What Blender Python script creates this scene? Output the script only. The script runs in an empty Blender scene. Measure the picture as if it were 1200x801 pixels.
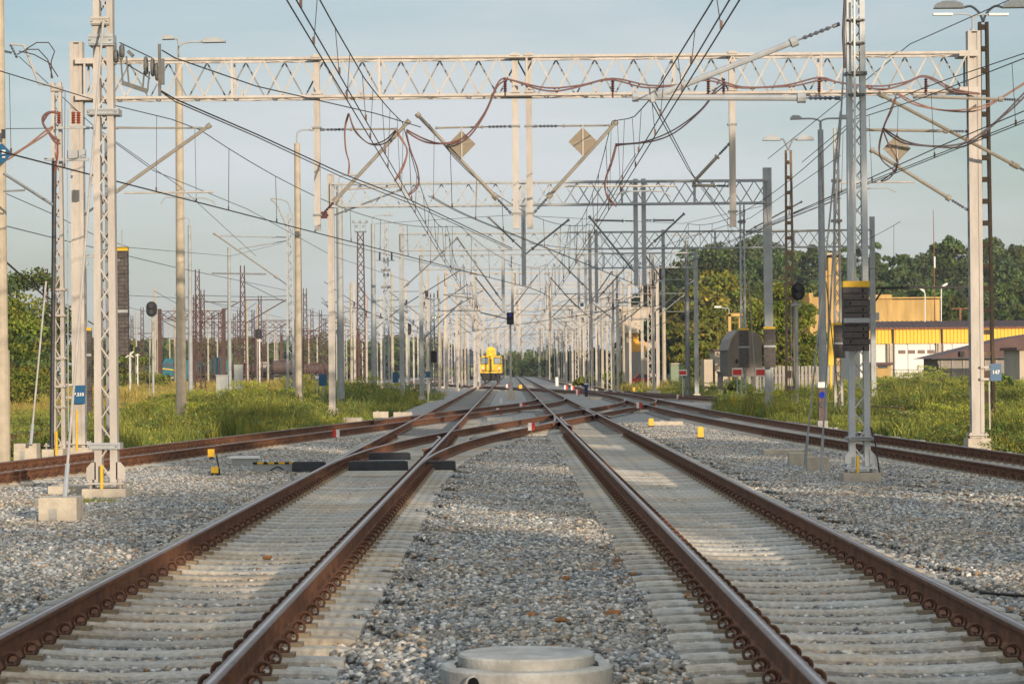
import bpy, math, random
import numpy as np
from mathutils import Vector, Matrix
R = math.radians
random.seed(7)
rng = np.random.default_rng(7)

# ------------------------------------------------------------------ camera
FPX, CH = 3090.0, 1.73
_d = Vector((-3, -32.5, -FPX)).normalized()
_r = R(.5)
_u = Vector((-math.sin(_r), math.cos(_r), 0)); _u = (_u - _u.dot(_d) * _d).normalized()
_x = _d.cross(_u)
RW = Matrix((_x, _d, _u))            # camera space -> world
scene = bpy.context.scene
cam_d = bpy.data.cameras.new('camera'); cam = bpy.data.objects.new('camera', cam_d)
scene.collection.objects.link(cam); scene.camera = cam
cam.matrix_world = Matrix.Translation((0, 0, CH)) @ RW.to_4x4()
cam_d.sensor_width = 36; cam_d.lens = 36 * FPX / 1200
cam_d.clip_start = .5; cam_d.clip_end = 9000
cam_d.dof.use_dof = True; cam_d.dof.focus_distance = 55; cam_d.dof.aperture_fstop = 11

SUN_EL, SUN_AZ = 9.0, 22.0           # sun behind the camera, to the right
S = Vector((math.sin(R(SUN_AZ)) * math.cos(R(SUN_EL)), -math.cos(R(SUN_AZ)) * math.cos(R(SUN_EL)), math.sin(R(SUN_EL))))
world = bpy.data.worlds.new('World'); scene.world = world; world.use_nodes = True
wn = world.node_tree; wn.nodes.clear()
def N(nt, typ, **kw):
    n = nt.nodes.new(typ)
    for k, v in kw.items():
        if k in n.inputs: n.inputs[k].default_value = v
        else: setattr(n, k, v)
    return n
sky = N(wn, 'ShaderNodeTexSky', sky_type='NISHITA', sun_disc=False)
sky.sun_elevation = R(SUN_EL); sky.sun_rotation = R(180 - SUN_AZ)
sky.air_density = 1.0; sky.dust_density = 1.6; sky.ozone_density = 2.3
tc = N(wn, 'ShaderNodeTexCoord'); mp = N(wn, 'ShaderNodeMapping'); mp.inputs['Scale'].default_value = (1.0, 1.0, 5.5)
mp.inputs['Rotation'].default_value = (0, R(12), 0)
nz = N(wn, 'ShaderNodeTexNoise', Scale=3.2, Detail=7.0, Roughness=.58, Distortion=.3)
rp = N(wn, 'ShaderNodeValToRGB'); rp.color_ramp.elements[0].position = .40; rp.color_ramp.elements[1].position = .72
rp.color_ramp.elements[0].color = (.42, .42, .42, 1); rp.color_ramp.elements[1].color = (.85, .85, .85, 1)
mx = N(wn, 'ShaderNodeMix', data_type='RGBA')
CLOUD = (4.85, 5.15, 5.35, 1)
mx.inputs[7].default_value = CLOUD
bg = N(wn, 'ShaderNodeBackground', Strength=.080); wo = N(wn, 'ShaderNodeOutputWorld')
L = wn.links.new
L(tc.outputs['Generated'], mp.inputs[0]); L(mp.outputs[0], nz.inputs['Vector']); L(nz.outputs['Fac'], rp.inputs[0])
sx = N(wn, 'ShaderNodeSeparateXYZ'); L(tc.outputs['Generated'], sx.inputs[0])
def MT(op, a, b):
    n_ = N(wn, 'ShaderNodeMath', operation=op)
    for i_, v_ in enumerate((a, b)):
        if isinstance(v_, (int, float)): n_.inputs[i_].default_value = v_
        else: L(v_, n_.inputs[i_])
    return n_.outputs[0]
# thin veil of cloud: thickest low over the tracks, thinner high up at both sides
side = MT('MULTIPLY', MT('MULTIPLY', MT('MULTIPLY', sx.outputs[0], sx.outputs[0]), MT('MAXIMUM', sx.outputs[2], 0)), 95.0)
veil = MT('SUBTRACT', MT('ADD', MT('MULTIPLY', MT('SUBTRACT', nz.outputs['Fac'], .5), 1.6), .80), MT('MINIMUM', side, .72))
veil = MT('SUBTRACT', veil, MT('MULTIPLY', MT('MAXIMUM', MT('SUBTRACT', sx.outputs[2], .03), 0), .9))
high = MT('MAXIMUM', MT('SUBTRACT', sx.outputs[2], .2), 0)          # unseen overhead cloud, brightness added to lift the fill light
veil = MT('MAXIMUM', MT('MINIMUM', MT('ADD', veil, MT('MULTIPLY', high, 2.0)), 1.0), .12)
cl = N(wn, 'ShaderNodeVectorMath', operation='SCALE'); cl.inputs[0].default_value = CLOUD[:3]; L(MT('ADD', MT('MULTIPLY', high, 1.5), 1.0), cl.inputs['Scale']); L(cl.outputs[0], mx.inputs[7])
L(veil, mx.inputs[0]); L(sky.outputs[0], mx.inputs[6]); L(mx.outputs[2], bg.inputs[0]); L(bg.outputs[0], wo.inputs[0])
sl = bpy.data.lights.new('sun', 'SUN'); sl.energy = 2.6; sl.angle = R(.5); sl.color = (1, .82, .63)
so = bpy.data.objects.new('sun', sl); scene.collection.objects.link(so)
so.rotation_euler = S.to_track_quat('Z', 'Y').to_euler()
scene.view_settings.view_transform = 'Standard'; scene.view_settings.look = 'None'
scene.view_settings.exposure = 0.82; scene.view_settings.gamma = 1
scene.cycles.max_bounces = 5; scene.cycles.diffuse_bounces = 2; scene.cycles.glossy_bounces = 2
scene.cycles.transparent_max_bounces = 12; scene.cycles.volume_bounces = 0
scene.cycles.volume_step_rate = 5; scene.cycles.use_denoising = True

# ------------------------------------------------------------------ picture <-> place (real distances)
def ray(px, py):
    return RW @ Vector(((px - 600) / FPX, -(py - 400.5) / FPX, -1))
def P(px, py, Y):
    v = ray(px, py); return Vector((0, 0, CH)) + v * (Y / v.y)
def G(px, py, z=0.0):
    v = ray(px, py); return Vector((0, 0, CH)) + v * ((z - CH) / v.z)
def X(px, Y, py=433): return P(px, py, Y).x
def Z(py, Y, px=600): return P(px, py, Y).z

# ------------------------------------------------------------------ materials
MATS = {}
def mat(name, col, rough=.7, metal=0., var=.25, scale=6., bump=.0, bscale=40., col2=None, vec='Object', attr=None, stretch=None, spec=.4, rnd=0., world=0.):
    if name in MATS: return MATS[name]
    m = bpy.data.materials.new(name); m.use_nodes = True; nt = m.node_tree; nt.nodes.clear()
    o = N(nt, 'ShaderNodeOutputMaterial'); b = N(nt, 'ShaderNodeBsdfPrincipled', Roughness=rough, Metallic=metal)
    b.inputs['Specular IOR Level'].default_value = spec
    nt.links.new(b.outputs[0], o.inputs[0])
    t = N(nt, 'ShaderNodeTexCoord'); n1 = N(nt, 'ShaderNodeTexNoise', Scale=scale, Detail=6.0, Roughness=.65)
    src = t.outputs[vec]
    if stretch:
        mm = N(nt, 'ShaderNodeMapping'); mm.inputs['Scale'].default_value = stretch; nt.links.new(src, mm.inputs[0]); src = mm.outputs[0]
    nt.links.new(src, n1.inputs['Vector'])
    mxr = N(nt, 'ShaderNodeMix', data_type='RGBA')
    c2 = col2 or tuple(c * (1 - var) for c in col); c1 = col if col2 else tuple(min(1, c * (1 + var * .6)) for c in col)
    mxr.inputs[6].default_value = (*c2, 1); mxr.inputs[7].default_value = (*c1, 1)
    cr = N(nt, 'ShaderNodeMapRange'); cr.inputs[1].default_value = .3; cr.inputs[2].default_value = .7
    nt.links.new(n1.outputs['Fac'], cr.inputs[0]); nt.links.new(cr.outputs[0], mxr.inputs[0])
    last = mxr.outputs[2]
    if attr:
        a = N(nt, 'ShaderNodeAttribute', attribute_name=attr)
        mu = N(nt, 'ShaderNodeMix', data_type='RGBA', blend_type='MULTIPLY'); mu.inputs[0].default_value = 1
        nt.links.new(last, mu.inputs[6]); nt.links.new(a.outputs['Color'], mu.inputs[7]); last = mu.outputs[2]
    if rnd:
        oi = N(nt, 'ShaderNodeObjectInfo'); mr = N(nt, 'ShaderNodeMapRange'); mr.inputs[3].default_value = 1 - rnd; mr.inputs[4].default_value = 1 + rnd * .5
        nt.links.new(oi.outputs['Random'], mr.inputs[0]); sc_ = N(nt, 'ShaderNodeVectorMath', operation='SCALE'); nt.links.new(last, sc_.inputs[0]); nt.links.new(mr.outputs[0], sc_.inputs['Scale']); last = sc_.outputs[0]
    if world:       # broad stains that stay put on the ground
        ge = N(nt, 'ShaderNodeNewGeometry'); nw = N(nt, 'ShaderNodeTexNoise', Scale=.55, Detail=5.0, Roughness=.6); nt.links.new(ge.outputs['Position'], nw.inputs['Vector'])
        mr = N(nt, 'ShaderNodeMapRange'); mr.inputs[1].default_value = .42; mr.inputs[2].default_value = .66; nt.links.new(nw.outputs['Fac'], mr.inputs[0])
        ws = N(nt, 'ShaderNodeMix', data_type='RGBA'); ws.inputs[6].default_value = (1, 1, 1, 1); ws.inputs[7].default_value = (1.12, .93, .72, 1); nt.links.new(mr.outputs[0], ws.inputs[0])
        mu = N(nt, 'ShaderNodeMix', data_type='RGBA', blend_type='MULTIPLY'); mu.inputs[0].default_value = world; nt.links.new(last, mu.inputs[6]); nt.links.new(ws.outputs[2], mu.inputs[7]); last = mu.outputs[2]
    nt.links.new(last, b.inputs['Base Color'])
    if bump:
        n2 = N(nt, 'ShaderNodeTexNoise', Scale=bscale, Detail=4.0)
        bp = N(nt, 'ShaderNodeBump', Strength=bump, Distance=.02)
        nt.links.new(src, n2.inputs['Vector']); nt.links.new(n2.outputs['Fac'], bp.inputs['Height']); nt.links.new(bp.outputs[0], b.inputs['Normal'])
    MATS[name] = m; return m
cream = mat('painted_light_steel', (.46, .42, .375), .55, 0, .22, 1.6, .15, 30, stretch=(3, 3, .7), rnd=.08)
pale = mat('pale_zinc_paint', (.52, .545, .55), .55, 0, .2, 2, .15, 30)
shadezinc = mat('shade_toned_zinc', (.33, .35, .355), .55, .1, .2, 3)  # darkened zinc: shade on two farther portals put into colour; also lamp posts
tubem = mat('dull_zinc_tube', (.30, .27, .22), .5, .2, .2, 4)
galv = mat('galvanised_steel', (.36, .38, .39), .5, 0, .2, 4, .1, 30)
dgalv = mat('weathered_and_shaded_steel', (.22, .23, .235), .55, .3, .25, 4)  # also tones back lacing: shade on the rear bars put into colour
conc = mat('pole_concrete', (.44, .38, .29), .85, 0, .22, 3, .3, 50)
found = mat('foundation_concrete', (.50, .44, .35), .9, 0, .25, 5, .4, 45)
greyconc = mat('grey_concrete', (.38, .375, .345), .9, 0, .38, 5, .3, 60)
sleepm = mat('sleeper_concrete', (.43, .415, .37), .9, 0, .4, 14, .5, 70, vec='Object', rnd=.22, world=.8)
rust = mat('rusty_rail_side', (.26, .105, .045), .85, .0, .2, 5, .4, 60, col2=(.095, .045, .026))
headm = mat('worn_rail_head', (.19, .14, .115), .5, .2, .3, 8, .2, 40, col2=(.11, .075, .06))
polm = mat('polished_rail_strip', (.38, .34, .33), .30, .7, .3, 8)
clipm = mat('rusty_clip', (.12, .055, .03), .75, .2, .5, 30, .2, 80)
padm = mat('clip_insulator', (.26, .20, .13), .8, 0, .3, 30)
wirem = mat('dark_wire', (.06, .052, .05), .5, .4, .2, 3)
coppr = mat('brown_wire', (.10, .06, .05), .5, .3, .2, 3)
hosem = mat('red_brown_cable', (.15, .065, .058), .5, 0, .3, 5)
darkhose = mat('dark_cable', (.05, .03, .035), .5, 0, .3, 5)
orangeh = mat('orange_cable', (.26, .13, .085), .55, 0, .3, 5)
insul = mat('brown_insulator', (.09, .03, .03), .25, 0, .2, 6)
insg = mat('grey_insulator', (.10, .11, .13), .35, 0, .2, 6)
redins = mat('red_insulator', (.26, .055, .03), .4, 0, .3, 6)
brown = mat('rusty_lattice', (.10, .05, .042), .75, .1, .35, 3, .2, 20)
rbrown = mat('rusty_lattice_light', (.24, .10, .05), .75, .1, .35, 3)
weight = mat('weight_blocks', (.105, .09, .085), .85, 0, .35, 7, .3, 30)
yel = mat('yellow_paint', (.72, .43, .02), .5, 0, .12, 8)
trainy = mat('train_yellow', (.85, .52, .02), .4, 0, .08, 2)
black = mat('black_plastic', (.007, .007, .008), .6, 0, .2, 6)
darkbox = mat('dark_steel_box', (.035, .037, .045), .5, .2, .3, 5, .2, 20)
blue = mat('blue_sign', (.006, .085, .19), .4, 0, .08, 6)
white = mat('white_paint', (.72, .70, .66), .5, 0, .1, 6)
redp = mat('red_paint', (.55, .03, .02), .5, 0, .15, 6)
tansign = mat('sign_back', (.22, .185, .13), .6, .1, .12, 4)
lens_b = mat('blue_lens', (.01, .03, .35), .1, 0, .1, 5)
glass = mat('dark_window', (.08, .10, .12), .12, 0, .2, 3)
bark = mat('bark', (.10, .07, .045), .9, 0, .3, 3, .4, 20)
leafm = mat('foliage', (.095, .115, .038), .8, 0, .25, 1.2, attr='Col', spec=.05)
grassm = mat('grass_blades', (.18, .195, .062), .8, 0, .15, .4, attr='Col', vec='Object', spec=.1)
yhouse = mat('ochre_render', (.55, .36, .13), .9, 0, .35, .6, 0, 3, stretch=(1.6, 1, .3))
ywall = mat('yellow_cladding', (.80, .48, .02), .5, 0, .06, 1)
wwall = mat('white_cladding', (.66, .64, .60), .5, 0, .06, 1)
brroof = mat('brown_roof', (.11, .06, .055), .7, 0, .2, 1)
greyw = mat('grey_shed_wall', (.30, .27, .24), .8, 0, .2, 2, stretch=(4, 4, .5))
beige = mat('beige_render', (.52, .44, .34), .9, 0, .15, .5)
hutm = mat('hut_sheet', (.17, .14, .115), .7, 0, .2, 2, stretch=(6, 1, .3))
teal = mat('teal_paint', (.015, .13, .17), .5, 0, .2, 1)
dgreen = mat('dark_green_paint', (.02, .10, .10), .45, 0, .2, 1)
tankm = mat('tank_brown', (.10, .065, .055), .6, .1, .35, .8)
cabin = mat('cabinet_grey', (.36, .38, .37), .6, 0, .15, 2)
fencem = mat('fence_concrete', (.34, .31, .29), .85, 0, .25, 2)

def ground_mat(name, c1, c2, c3, sc, det=.5, bump=.6):
    m = bpy.data.materials.new(name); m.use_nodes = True; nt = m.node_tree; nt.nodes.clear(); L = nt.links.new
    o = N(nt, 'ShaderNodeOutputMaterial'); b = N(nt, 'ShaderNodeBsdfPrincipled', Roughness=.95); L(b.outputs[0], o.inputs[0])
    b.inputs['Specular IOR Level'].default_value = .2
    t = N(nt, 'ShaderNodeTexCoord')
    v = N(nt, 'ShaderNodeTexVoronoi', Scale=sc); n = N(nt, 'ShaderNodeTexNoise', Scale=det, Detail=8.0, Roughness=.7)
    L(t.outputs['Object'], v.inputs['Vector']); L(t.outputs['Object'], n.inputs['Vector'])
    r = N(nt, 'ShaderNodeValToRGB'); e = r.color_ramp.elements; e[0].color = (*c1, 1); e[1].color = (*c2, 1); e[0].position = .1; e[1].position = .9
    L(v.outputs['Color'], r.inputs[0])
    q = N(nt, 'ShaderNodeMapRange'); q.inputs[1].default_value = .45; q.inputs[2].default_value = .65; L(n.outputs['Fac'], q.inputs[0])
    mxx = N(nt, 'ShaderNodeMix', data_type='RGBA'); mxx.inputs[7].default_value = (*c3, 1)
    ml = N(nt, 'ShaderNodeMath', operation='MULTIPLY'); ml.inputs[1].default_value = .55
    L(q.outputs[0], ml.inputs[0]); L(ml.outputs[0], mxx.inputs[0]); L(r.outputs[0], mxx.inputs[6]); L(mxx.outputs[2], b.inputs['Base Color'])
    bp = N(nt, 'ShaderNodeBump', Strength=bump, Distance=.05); L(v.outputs['Distance'], bp.inputs['Height']); L(bp.outputs[0], b.inputs['Normal'])
    return m
bedm = ground_mat('ballast_far', (.15, .15, .145), (.42, .41, .38), (.31, .28, .23), 16)
landm = ground_mat('rough_ground', (.07, .075, .03), (.16, .14, .06), (.20, .15, .08), 3, .15, .2)
stonem = mat('crushed_stone', (1, 1, 1), .85, 0, .18, 60, .3, 160, attr='Col', spec=.25, world=.7)

# ------------------------------------------------------------------ mesh helpers
COL = scene.collection
class MB:
    def __init__(s): s.v = []; s.f = []; s.m = []; s.mi = 0
    def add(s, vs, fs, mi=None):
        o = len(s.v); s.v += [tuple(v) for v in vs]; mi = s.mi if mi is None else mi
        for f in fs: s.f.append(tuple(i + o for i in f)); s.m.append(mi)
        return s
    def box(s, c, d, mi=None, top=1.0, rz=0.0):
        x, y, z = d[0] / 2, d[1] / 2, d[2] / 2
        vs = [(-x, -y, -z), (x, -y, -z), (x, y, -z), (-x, y, -z), (-x * top, -y * top, z), (x * top, -y * top, z), (x * top, y * top, z), (-x * top, y * top, z)]
        ca, sa = math.cos(rz), math.sin(rz)
        vs = [(c[0] + a * ca - b * sa, c[1] + a * sa + b * ca, c[2] + h) for a, b, h in vs]
        return s.add(vs, [(0, 3, 2, 1), (4, 5, 6, 7), (0, 1, 5, 4), (1, 2, 6, 5), (2, 3, 7, 6), (3, 0, 4, 7)], mi)
    def bar(s, p, q, w, d, mi=None, ref=(0, 1, 0)):
        p = Vector(p); q = Vector(q); t = (q - p)
        if t.length < 1e-6: return s
        t.normalize(); n = Vector(ref); n = n - n.dot(t) * t
        if n.length < 1e-4: n = Vector((1, 0, 0)); n = n - n.dot(t) * t
        n.normalize(); b = t.cross(n)
        vs = []
        for c in (p, q):
            for i, j in ((-1, -1), (1, -1), (1, 1), (-1, 1)): vs.append(c + b * (i * w / 2) + n * (j * d / 2))
        return s.add(vs, [(0, 3, 2, 1), (4, 5, 6, 7), (0, 1, 5, 4), (1, 2, 6, 5), (2, 3, 7, 6), (3, 0, 4, 7)], mi)
    def tube(s, pts, r, n=6, mi=None, cap=True):
        pts = [Vector(p) for p in pts]; rs = r if isinstance(r, (list, tuple)) else [r] * len(pts)
        vs = []; fs = []; prev = None
        for i, p in enumerate(pts):
            t = (pts[min(i + 1, len(pts) - 1)] - pts[max(i - 1, 0)])
            if t.length < 1e-9: t = Vector((0, 0, 1))
            t.normalize()
            if prev is None:
                a = Vector((0, 0, 1)) if abs(t.z) < .9 else Vector((1, 0, 0))
            else: a = prev
            a = (a - a.dot(t) * t).normalized(); prev = a; b = t.cross(a)
            for k in range(n):
                an = 2 * math.pi * k / n; vs.append(p + (a * math.cos(an) + b * math.sin(an)) * rs[i])
        for i in range(len(pts) - 1):
            for k in range(n):
                k2 = (k + 1) % n; fs.append((i * n + k, i * n + k2, (i + 1) * n + k2, (i + 1) * n + k))
        if cap: fs.append(tuple(range(n))[::-1]); fs.append(tuple((len(pts) - 1) * n + k for k in range(n)))
        return s.add(vs, fs, mi)
    def ring(s, c, Rr, r, nx=12, nt=6, ax='Y', mi=None, tilt=0):
        vs = []; fs = []
        for i in range(nx):
            a = 2 * math.pi * i / nx
            for j in range(nt):
                b = 2 * math.pi * j / nt; rad = Rr + r * math.cos(b); h = r * math.sin(b)
                if ax == 'Y': v = Vector((rad * math.cos(a), h, rad * math.sin(a)))
                elif ax == 'Z': v = Vector((rad * math.cos(a), rad * math.sin(a), h))
                else: v = Vector((h, rad * math.cos(a), rad * math.sin(a)))
                if tilt: v = Matrix.Rotation(tilt, 3, 'X') @ v
                vs.append(v + Vector(c))
        for i in range(nx):
            for j in range(nt):
                i2 = (i + 1) % nx; j2 = (j + 1) % nt
                fs.append((i * nt + j, i2 * nt + j, i2 * nt + j2, i * nt + j2))
        return s.add(vs, fs, mi)
    def prism(s, poly, y0, y1, mi=None, plane='XZ'):
        n = len(poly); vs = []
        for y in (y0, y1):
            for a, b in poly: vs.append((a, y, b) if plane == 'XZ' else ((y, a, b) if plane == 'YZ' else (a, b, y)))
        fs = [tuple(range(n)), tuple(range(2 * n - 1, n - 1, -1))]
        for i in range(n): j = (i + 1) % n; fs.append((i, i + n, j + n, j))
        return s.add(vs, fs, mi)
    def lathe(s, prof, c, n=24, mi=None):
        vs = []; fs = []
        for r_, z in prof:
            for k in range(n): a = 2 * math.pi * k / n; vs.append((c[0] + r_ * math.cos(a), c[1] + r_ * math.sin(a), c[2] + z))
        for i in range(len(prof) - 1):
            for k in range(n): k2 = (k + 1) % n; fs.append((i * n + k, i * n + k2, (i + 1) * n + k2, (i + 1) * n + k))
        fs.append(tuple((len(prof) - 1) * n + k for k in range(n)))
        return s.add(vs, fs, mi)
    def mesh(s, name, mats, off=(0, 0, 0), smooth=False):
        me = bpy.data.meshes.new(name); ox, oy, oz = off
        me.from_pydata([(a - ox, b - oy, c - oz) for a, b, c in s.v], [], s.f)
        for m in (mats if isinstance(mats, (list, tuple)) else [mats]): me.materials.append(m)
        if any(s.m): me.polygons.foreach_set('material_index', s.m)
        if smooth: me.polygons.foreach_set('use_smooth', [True] * len(s.f))
        me.update(); return me
    def build(s, name, mats, parent=None, smooth=False, origin=None):
        # geometry is written in world coordinates; the object origin is the parent's place or the given origin
        if parent is not None:
            w = wloc(parent) if origin is None else Vector(origin)
            me = s.mesh(name, mats, w, smooth); o = bpy.data.objects.new(name, me); COL.objects.link(o); o.parent = parent
            o.location = w - wloc(parent)
        else:
            w = Vector(origin) if origin is not None else base_of(s.v)
            me = s.mesh(name, mats, w, smooth); o = bpy.data.objects.new(name, me); COL.objects.link(o); o.location = w
        return o
def base_of(vs):
    a = np.array(vs); lo = a.min(0); hi = a.max(0); return Vector(((lo[0] + hi[0]) / 2, (lo[1] + hi[1]) / 2, lo[2]))
def wloc(o):
    v = Vector(o.location)
    while o.parent: o = o.parent; v += Vector(o.location)
    return v
def tag(o, label, cat, group=None):
    o['label'] = label; o['category'] = cat
    if group: o['group'] = group
    return o
def thing(name, loc, label, cat, group=None):
    o = bpy.data.objects.new(name, None); o.empty_display_size = .3; COL.objects.link(o); o.location = loc
    return tag(o, label, cat, group)
def kind(o, k): o['kind'] = k; return o
def copy_tree(o, parent=None):
    c = o.copy(); COL.objects.link(c); c.parent = parent
    for ch in list(o.children): copy_tree(ch, c)
    return c
def lerp(a, b, t): return a + (b - a) * t
def smooth_path(pts, sub=5):
    pts = [Vector(p) for p in pts]; out = []
    for i in range(len(pts) - 1):
        p0 = pts[max(i - 1, 0)]; p1 = pts[i]; p2 = pts[i + 1]; p3 = pts[min(i + 2, len(pts) - 1)]
        for k in range(sub):
            t = k / sub
            out.append(.5 * ((2 * p1) + (-p0 + p2) * t + (2 * p0 - 5 * p1 + 4 * p2 - p3) * t * t + (-p0 + 3 * p1 - 3 * p2 + p3) * t ** 3))
    out.append(pts[-1]); return out

# ------------------------------------------------------------------ track alignments (centre x at distance Y)
XL, XR = -2.25, 2.25
def c_left(Y): return XL
def c_right(Y): return XR
def c_outer(Y):
    if Y > 104: return 6.6
    t = 104 - Y
    return 6.6 + (t * t / 2400 if t < 44 else 44 * 44 / 2400 + (t - 44) * .0367 * 1.2)
def xover(Y, y0, x0, x1, s=.125, l=25.):
    sg = 1 if x1 > x0 else -1; D = abs(x1 - x0); c = s * l / 2; st = (D - 2 * c) / s; t = Y - y0
    if t < 0: o = 0
    elif t < l: o = s * t * t / (2 * l)
    elif t < l + st: o = c + s * (t - l)
    elif t < 2 * l + st: u = 2 * l + st - t; o = D - s * u * u / (2 * l)
    else: o = D
    return x0 + sg * o
D1A, D1B = 42., 138.
def c_d1(Y): return xover(Y, D1A, XL, 6.6)
D2B = 145.
def c_d2(Y):
    if Y < 118: return -8.72 + .124 * (Y - 41.2)
    t = 145 - Y; k = (XR - (-8.72 + .124 * 76.8)); return XR - k * (max(0, t) / 27) ** 2
def c_d3(Y): return xover(Y, 160, 6.6, -9.0, .12)
def c_far(Y): return -9.0
def c_branch(Y): return 6.6 + (0 if Y > 205 else (205 - Y) ** 2 / 900 if Y > 165 else 1.78 + (165 - Y) * .089)
def c_grass(Y): return -10.7 - (Y - 60) * -.0 if Y < 80 else -10.7

RAILP = [(-.075, 0), (.075, 0), (.075, .012), (.012, .03), (.010, .125), (.034, .137), (.037, .163), (.029, .1705), (.013, .1725), (-.010, .1725), (-.029, .1705), (-.037, .163), (-.034, .137), (-.010, .125), (-.012, .03), (-.075, .012)]
def rail(center, off, ys, z0, root, name='rail'):
    mb = MB(); vs = []; n = len(RAILP)
    for y in ys:
        dx = (center(y + .5) - center(y - .5)); nx = 1 / math.hypot(1, dx); ny = -dx * nx
        for a, b in RAILP: vs.append((center(y) + (off + a) * nx, y + (off + a) * ny, z0 + b))
    for i in range(len(ys) - 1):
        for k in range(n):
            k2 = (k + 1) % n
            mi = 2 if k == 8 else (1 if k in (6, 7, 9, 10) else 0)
            mb.add([], []); mb.f.append((i * n + k, i * n + k2, (i + 1) * n + k2, (i + 1) * n + k)); mb.m.append(mi)
    mb.v = [tuple(v) for v in vs]; mb.f.append(tuple(range(n))[::-1]); mb.m.append(0)
    return mb.build(name, [rust, headm, polm], root, origin=wloc(root))
def sleeper_mesh(name, length=2.5, flat=False):
    mb = MB(); xs = [-1.0, -.94, -.72, -.52, -.30, 0, .30, .52, .72, .94, 1.0]
    xs = [x * length / 2 for x in xs]; hs = [.008, .018, .026, .026, .006, -.004, .006, .026, .026, .018, .008]
    if flat: hs = [.018] * 11; hs[0] = hs[-1] = .012
    vs = []
    for x, h in zip(xs, hs):
        for y, z in ((-.145, -.15), (-.115, h - .018), (-.095, h), (.095, h), (.115, h - .018), (.145, -.15)): vs.append((x, y, z))
    fs = []
    for i in range(10):
        for k in range(5): fs.append((i * 6 + k, i * 6 + k + 1, (i + 1) * 6 + k + 1, (i + 1) * 6 + k))
    fs.append((5, 4, 3, 2, 1, 0)); fs.append(tuple(60 + k for k in range(6)))
    mb.add(vs, fs); return mb.mesh(name, sleepm)
SLP = sleeper_mesh('sleeper'); SLPF = sleeper_mesh('long_sleeper', flat=True)
def fast_mesh():
    mb = MB()
    mb.ring((.120, 0, .054), .045, .009, 12, 6, 'Y', 0, tilt=-.25)
    mb.ring((.122, .075, .048), .036, .008, 10, 5, 'Y', 0, tilt=.3)
    mb.box((.150, .02, .006), (.10, .12, .03), 1)
    mb.tube([(.118, .035, 0), (.118, .035, .045)], .010, 6, 0)
    mb.box((.118, .036, .020), (.05, .09, .02), 0)
    return mb.mesh('rail_clip', [clipm, padm], smooth=False)
FAST = fast_mesh()
def obj(name, me, parent, loc, rz=0, sx=1):
    o = bpy.data.objects.new(name, me); COL.objects.link(o); o.parent = parent; o.location = loc; o.rotation_euler = (0, 0, rz); o.scale = (sx, 1, 1); return o
def track(name, label, center, y0, y1, y_end, nmax, z0, group, skip=None, near_fast=60, long_=None, far_sleepers=True, step=.6):
    root = thing(name, (center(y0), y0, 0), label, 'railway track', group)
    ys = []; y = y0
    while y < y_end:
        ys.append(y); y += 1.0 if y < 90 else (2.5 if y < 260 else 12)
    ys.append(y_end)
    for s in (-1, 1): rail(center, s * .7535, ys, z0, root)
    n = 0; y = y0 + .2; rl = wloc(root)
    rest = MB()
    while y < y1:
        if not (skip and skip(y)):
            cx = center(y); an = -math.atan(center(y + .5) - center(y - .5))
            ext = long_(y) if long_ else None
            if n < nmax:
                if ext:
                    lo, hi = ext; o = obj('sleeper', SLPF, root, Vector(((lo + hi) / 2, y, 0)) - rl, 0, (hi - lo) / 2.5)
                else: o = obj('sleeper', SLP, root, Vector((cx, y, z0 - .03)) - rl, an)
                if n < near_fast:
                    for s in (-1, 1):
                        for sd in (-1, 1):
                            if ext: f = obj('rail_clip', FAST, o, ((cx + s * .7535 - (ext[0] + ext[1]) / 2) / ((ext[1] - ext[0]) / 2.5), 0, .03)); f.scale = (sd * 2.5 / (ext[1] - ext[0]), 1, 1)
                            else: f = obj('rail_clip', FAST, o, (s * .7535, 0, .03)); f.scale = (sd, 1, 1)
            else: rest.box((cx, y, -.05), (2.5, .24, .09), 0, rz=an)
            n += 1
        y += step
    if rest.v:
        o = rest.build('far_sleepers', mat('old_sleepers', (.26, .25, .23), .9), root, origin=rl); o['kind'] = 'stuff'
    return root
Z0 = .03
def long_left(y):
    if 43 < y < 64: return (XL - 1.3, c_d1(y) + 1.25)
def long_right(y): return None
track('railway_track', 'left main track with rusty rails, leading from the foreground to the yellow rail vehicle', c_left, 9.6, 300, 900, 100, Z0, 'railway tracks of the yard', near_fast=95, long_=long_left)
track('railway_track', 'right main track with dark rusty rails, running under the tall grey mast', c_right, 9.6, 300, 1000, 100, Z0, 'railway tracks of the yard', near_fast=95)
track('railway_track', 'outer right track curving in from the right beside the green weeds', c_outer, 30, 260, 900, 100, Z0, 'railway tracks of the yard', near_fast=60)
def near(y, c, others, d=1.9): return any(abs(c(y) - o(y)) < d for o in others)
track('railway_track', 'turnout track curving off the left main track across to the outer right track', c_d1, D1A, D1B, D1B, 60, Z0 - .003, 'railway tracks of the yard', skip=lambda y: y < 64 or near(y, c_d1, (c_left, c_right, c_outer)), near_fast=30)
track('railway_track', 'diagonal track crossing in from the left edge beside the tall grass', c_d2, 33, D2B, D2B, 90, Z0 - .006, 'railway tracks of the yard', skip=lambda y: near(y, c_d2, (c_left, c_right, c_d1)), near_fast=50)
track('railway_track', 'far crossover track running from right to left in front of the yellow rail vehicle', c_d3, 160, 310, 312, 40, Z0 - .009, 'railway tracks of the yard', skip=lambda y: near(y, c_d3, (c_left, c_right, c_outer)), near_fast=0)
track('railway_track', 'branch track running into the grass behind the paired weight stacks', c_branch, 100, 205, 205, 40, Z0 - .012, 'railway tracks of the yard', skip=lambda y: near(y, c_branch, (c_outer,)), near_fast=0)
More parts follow.
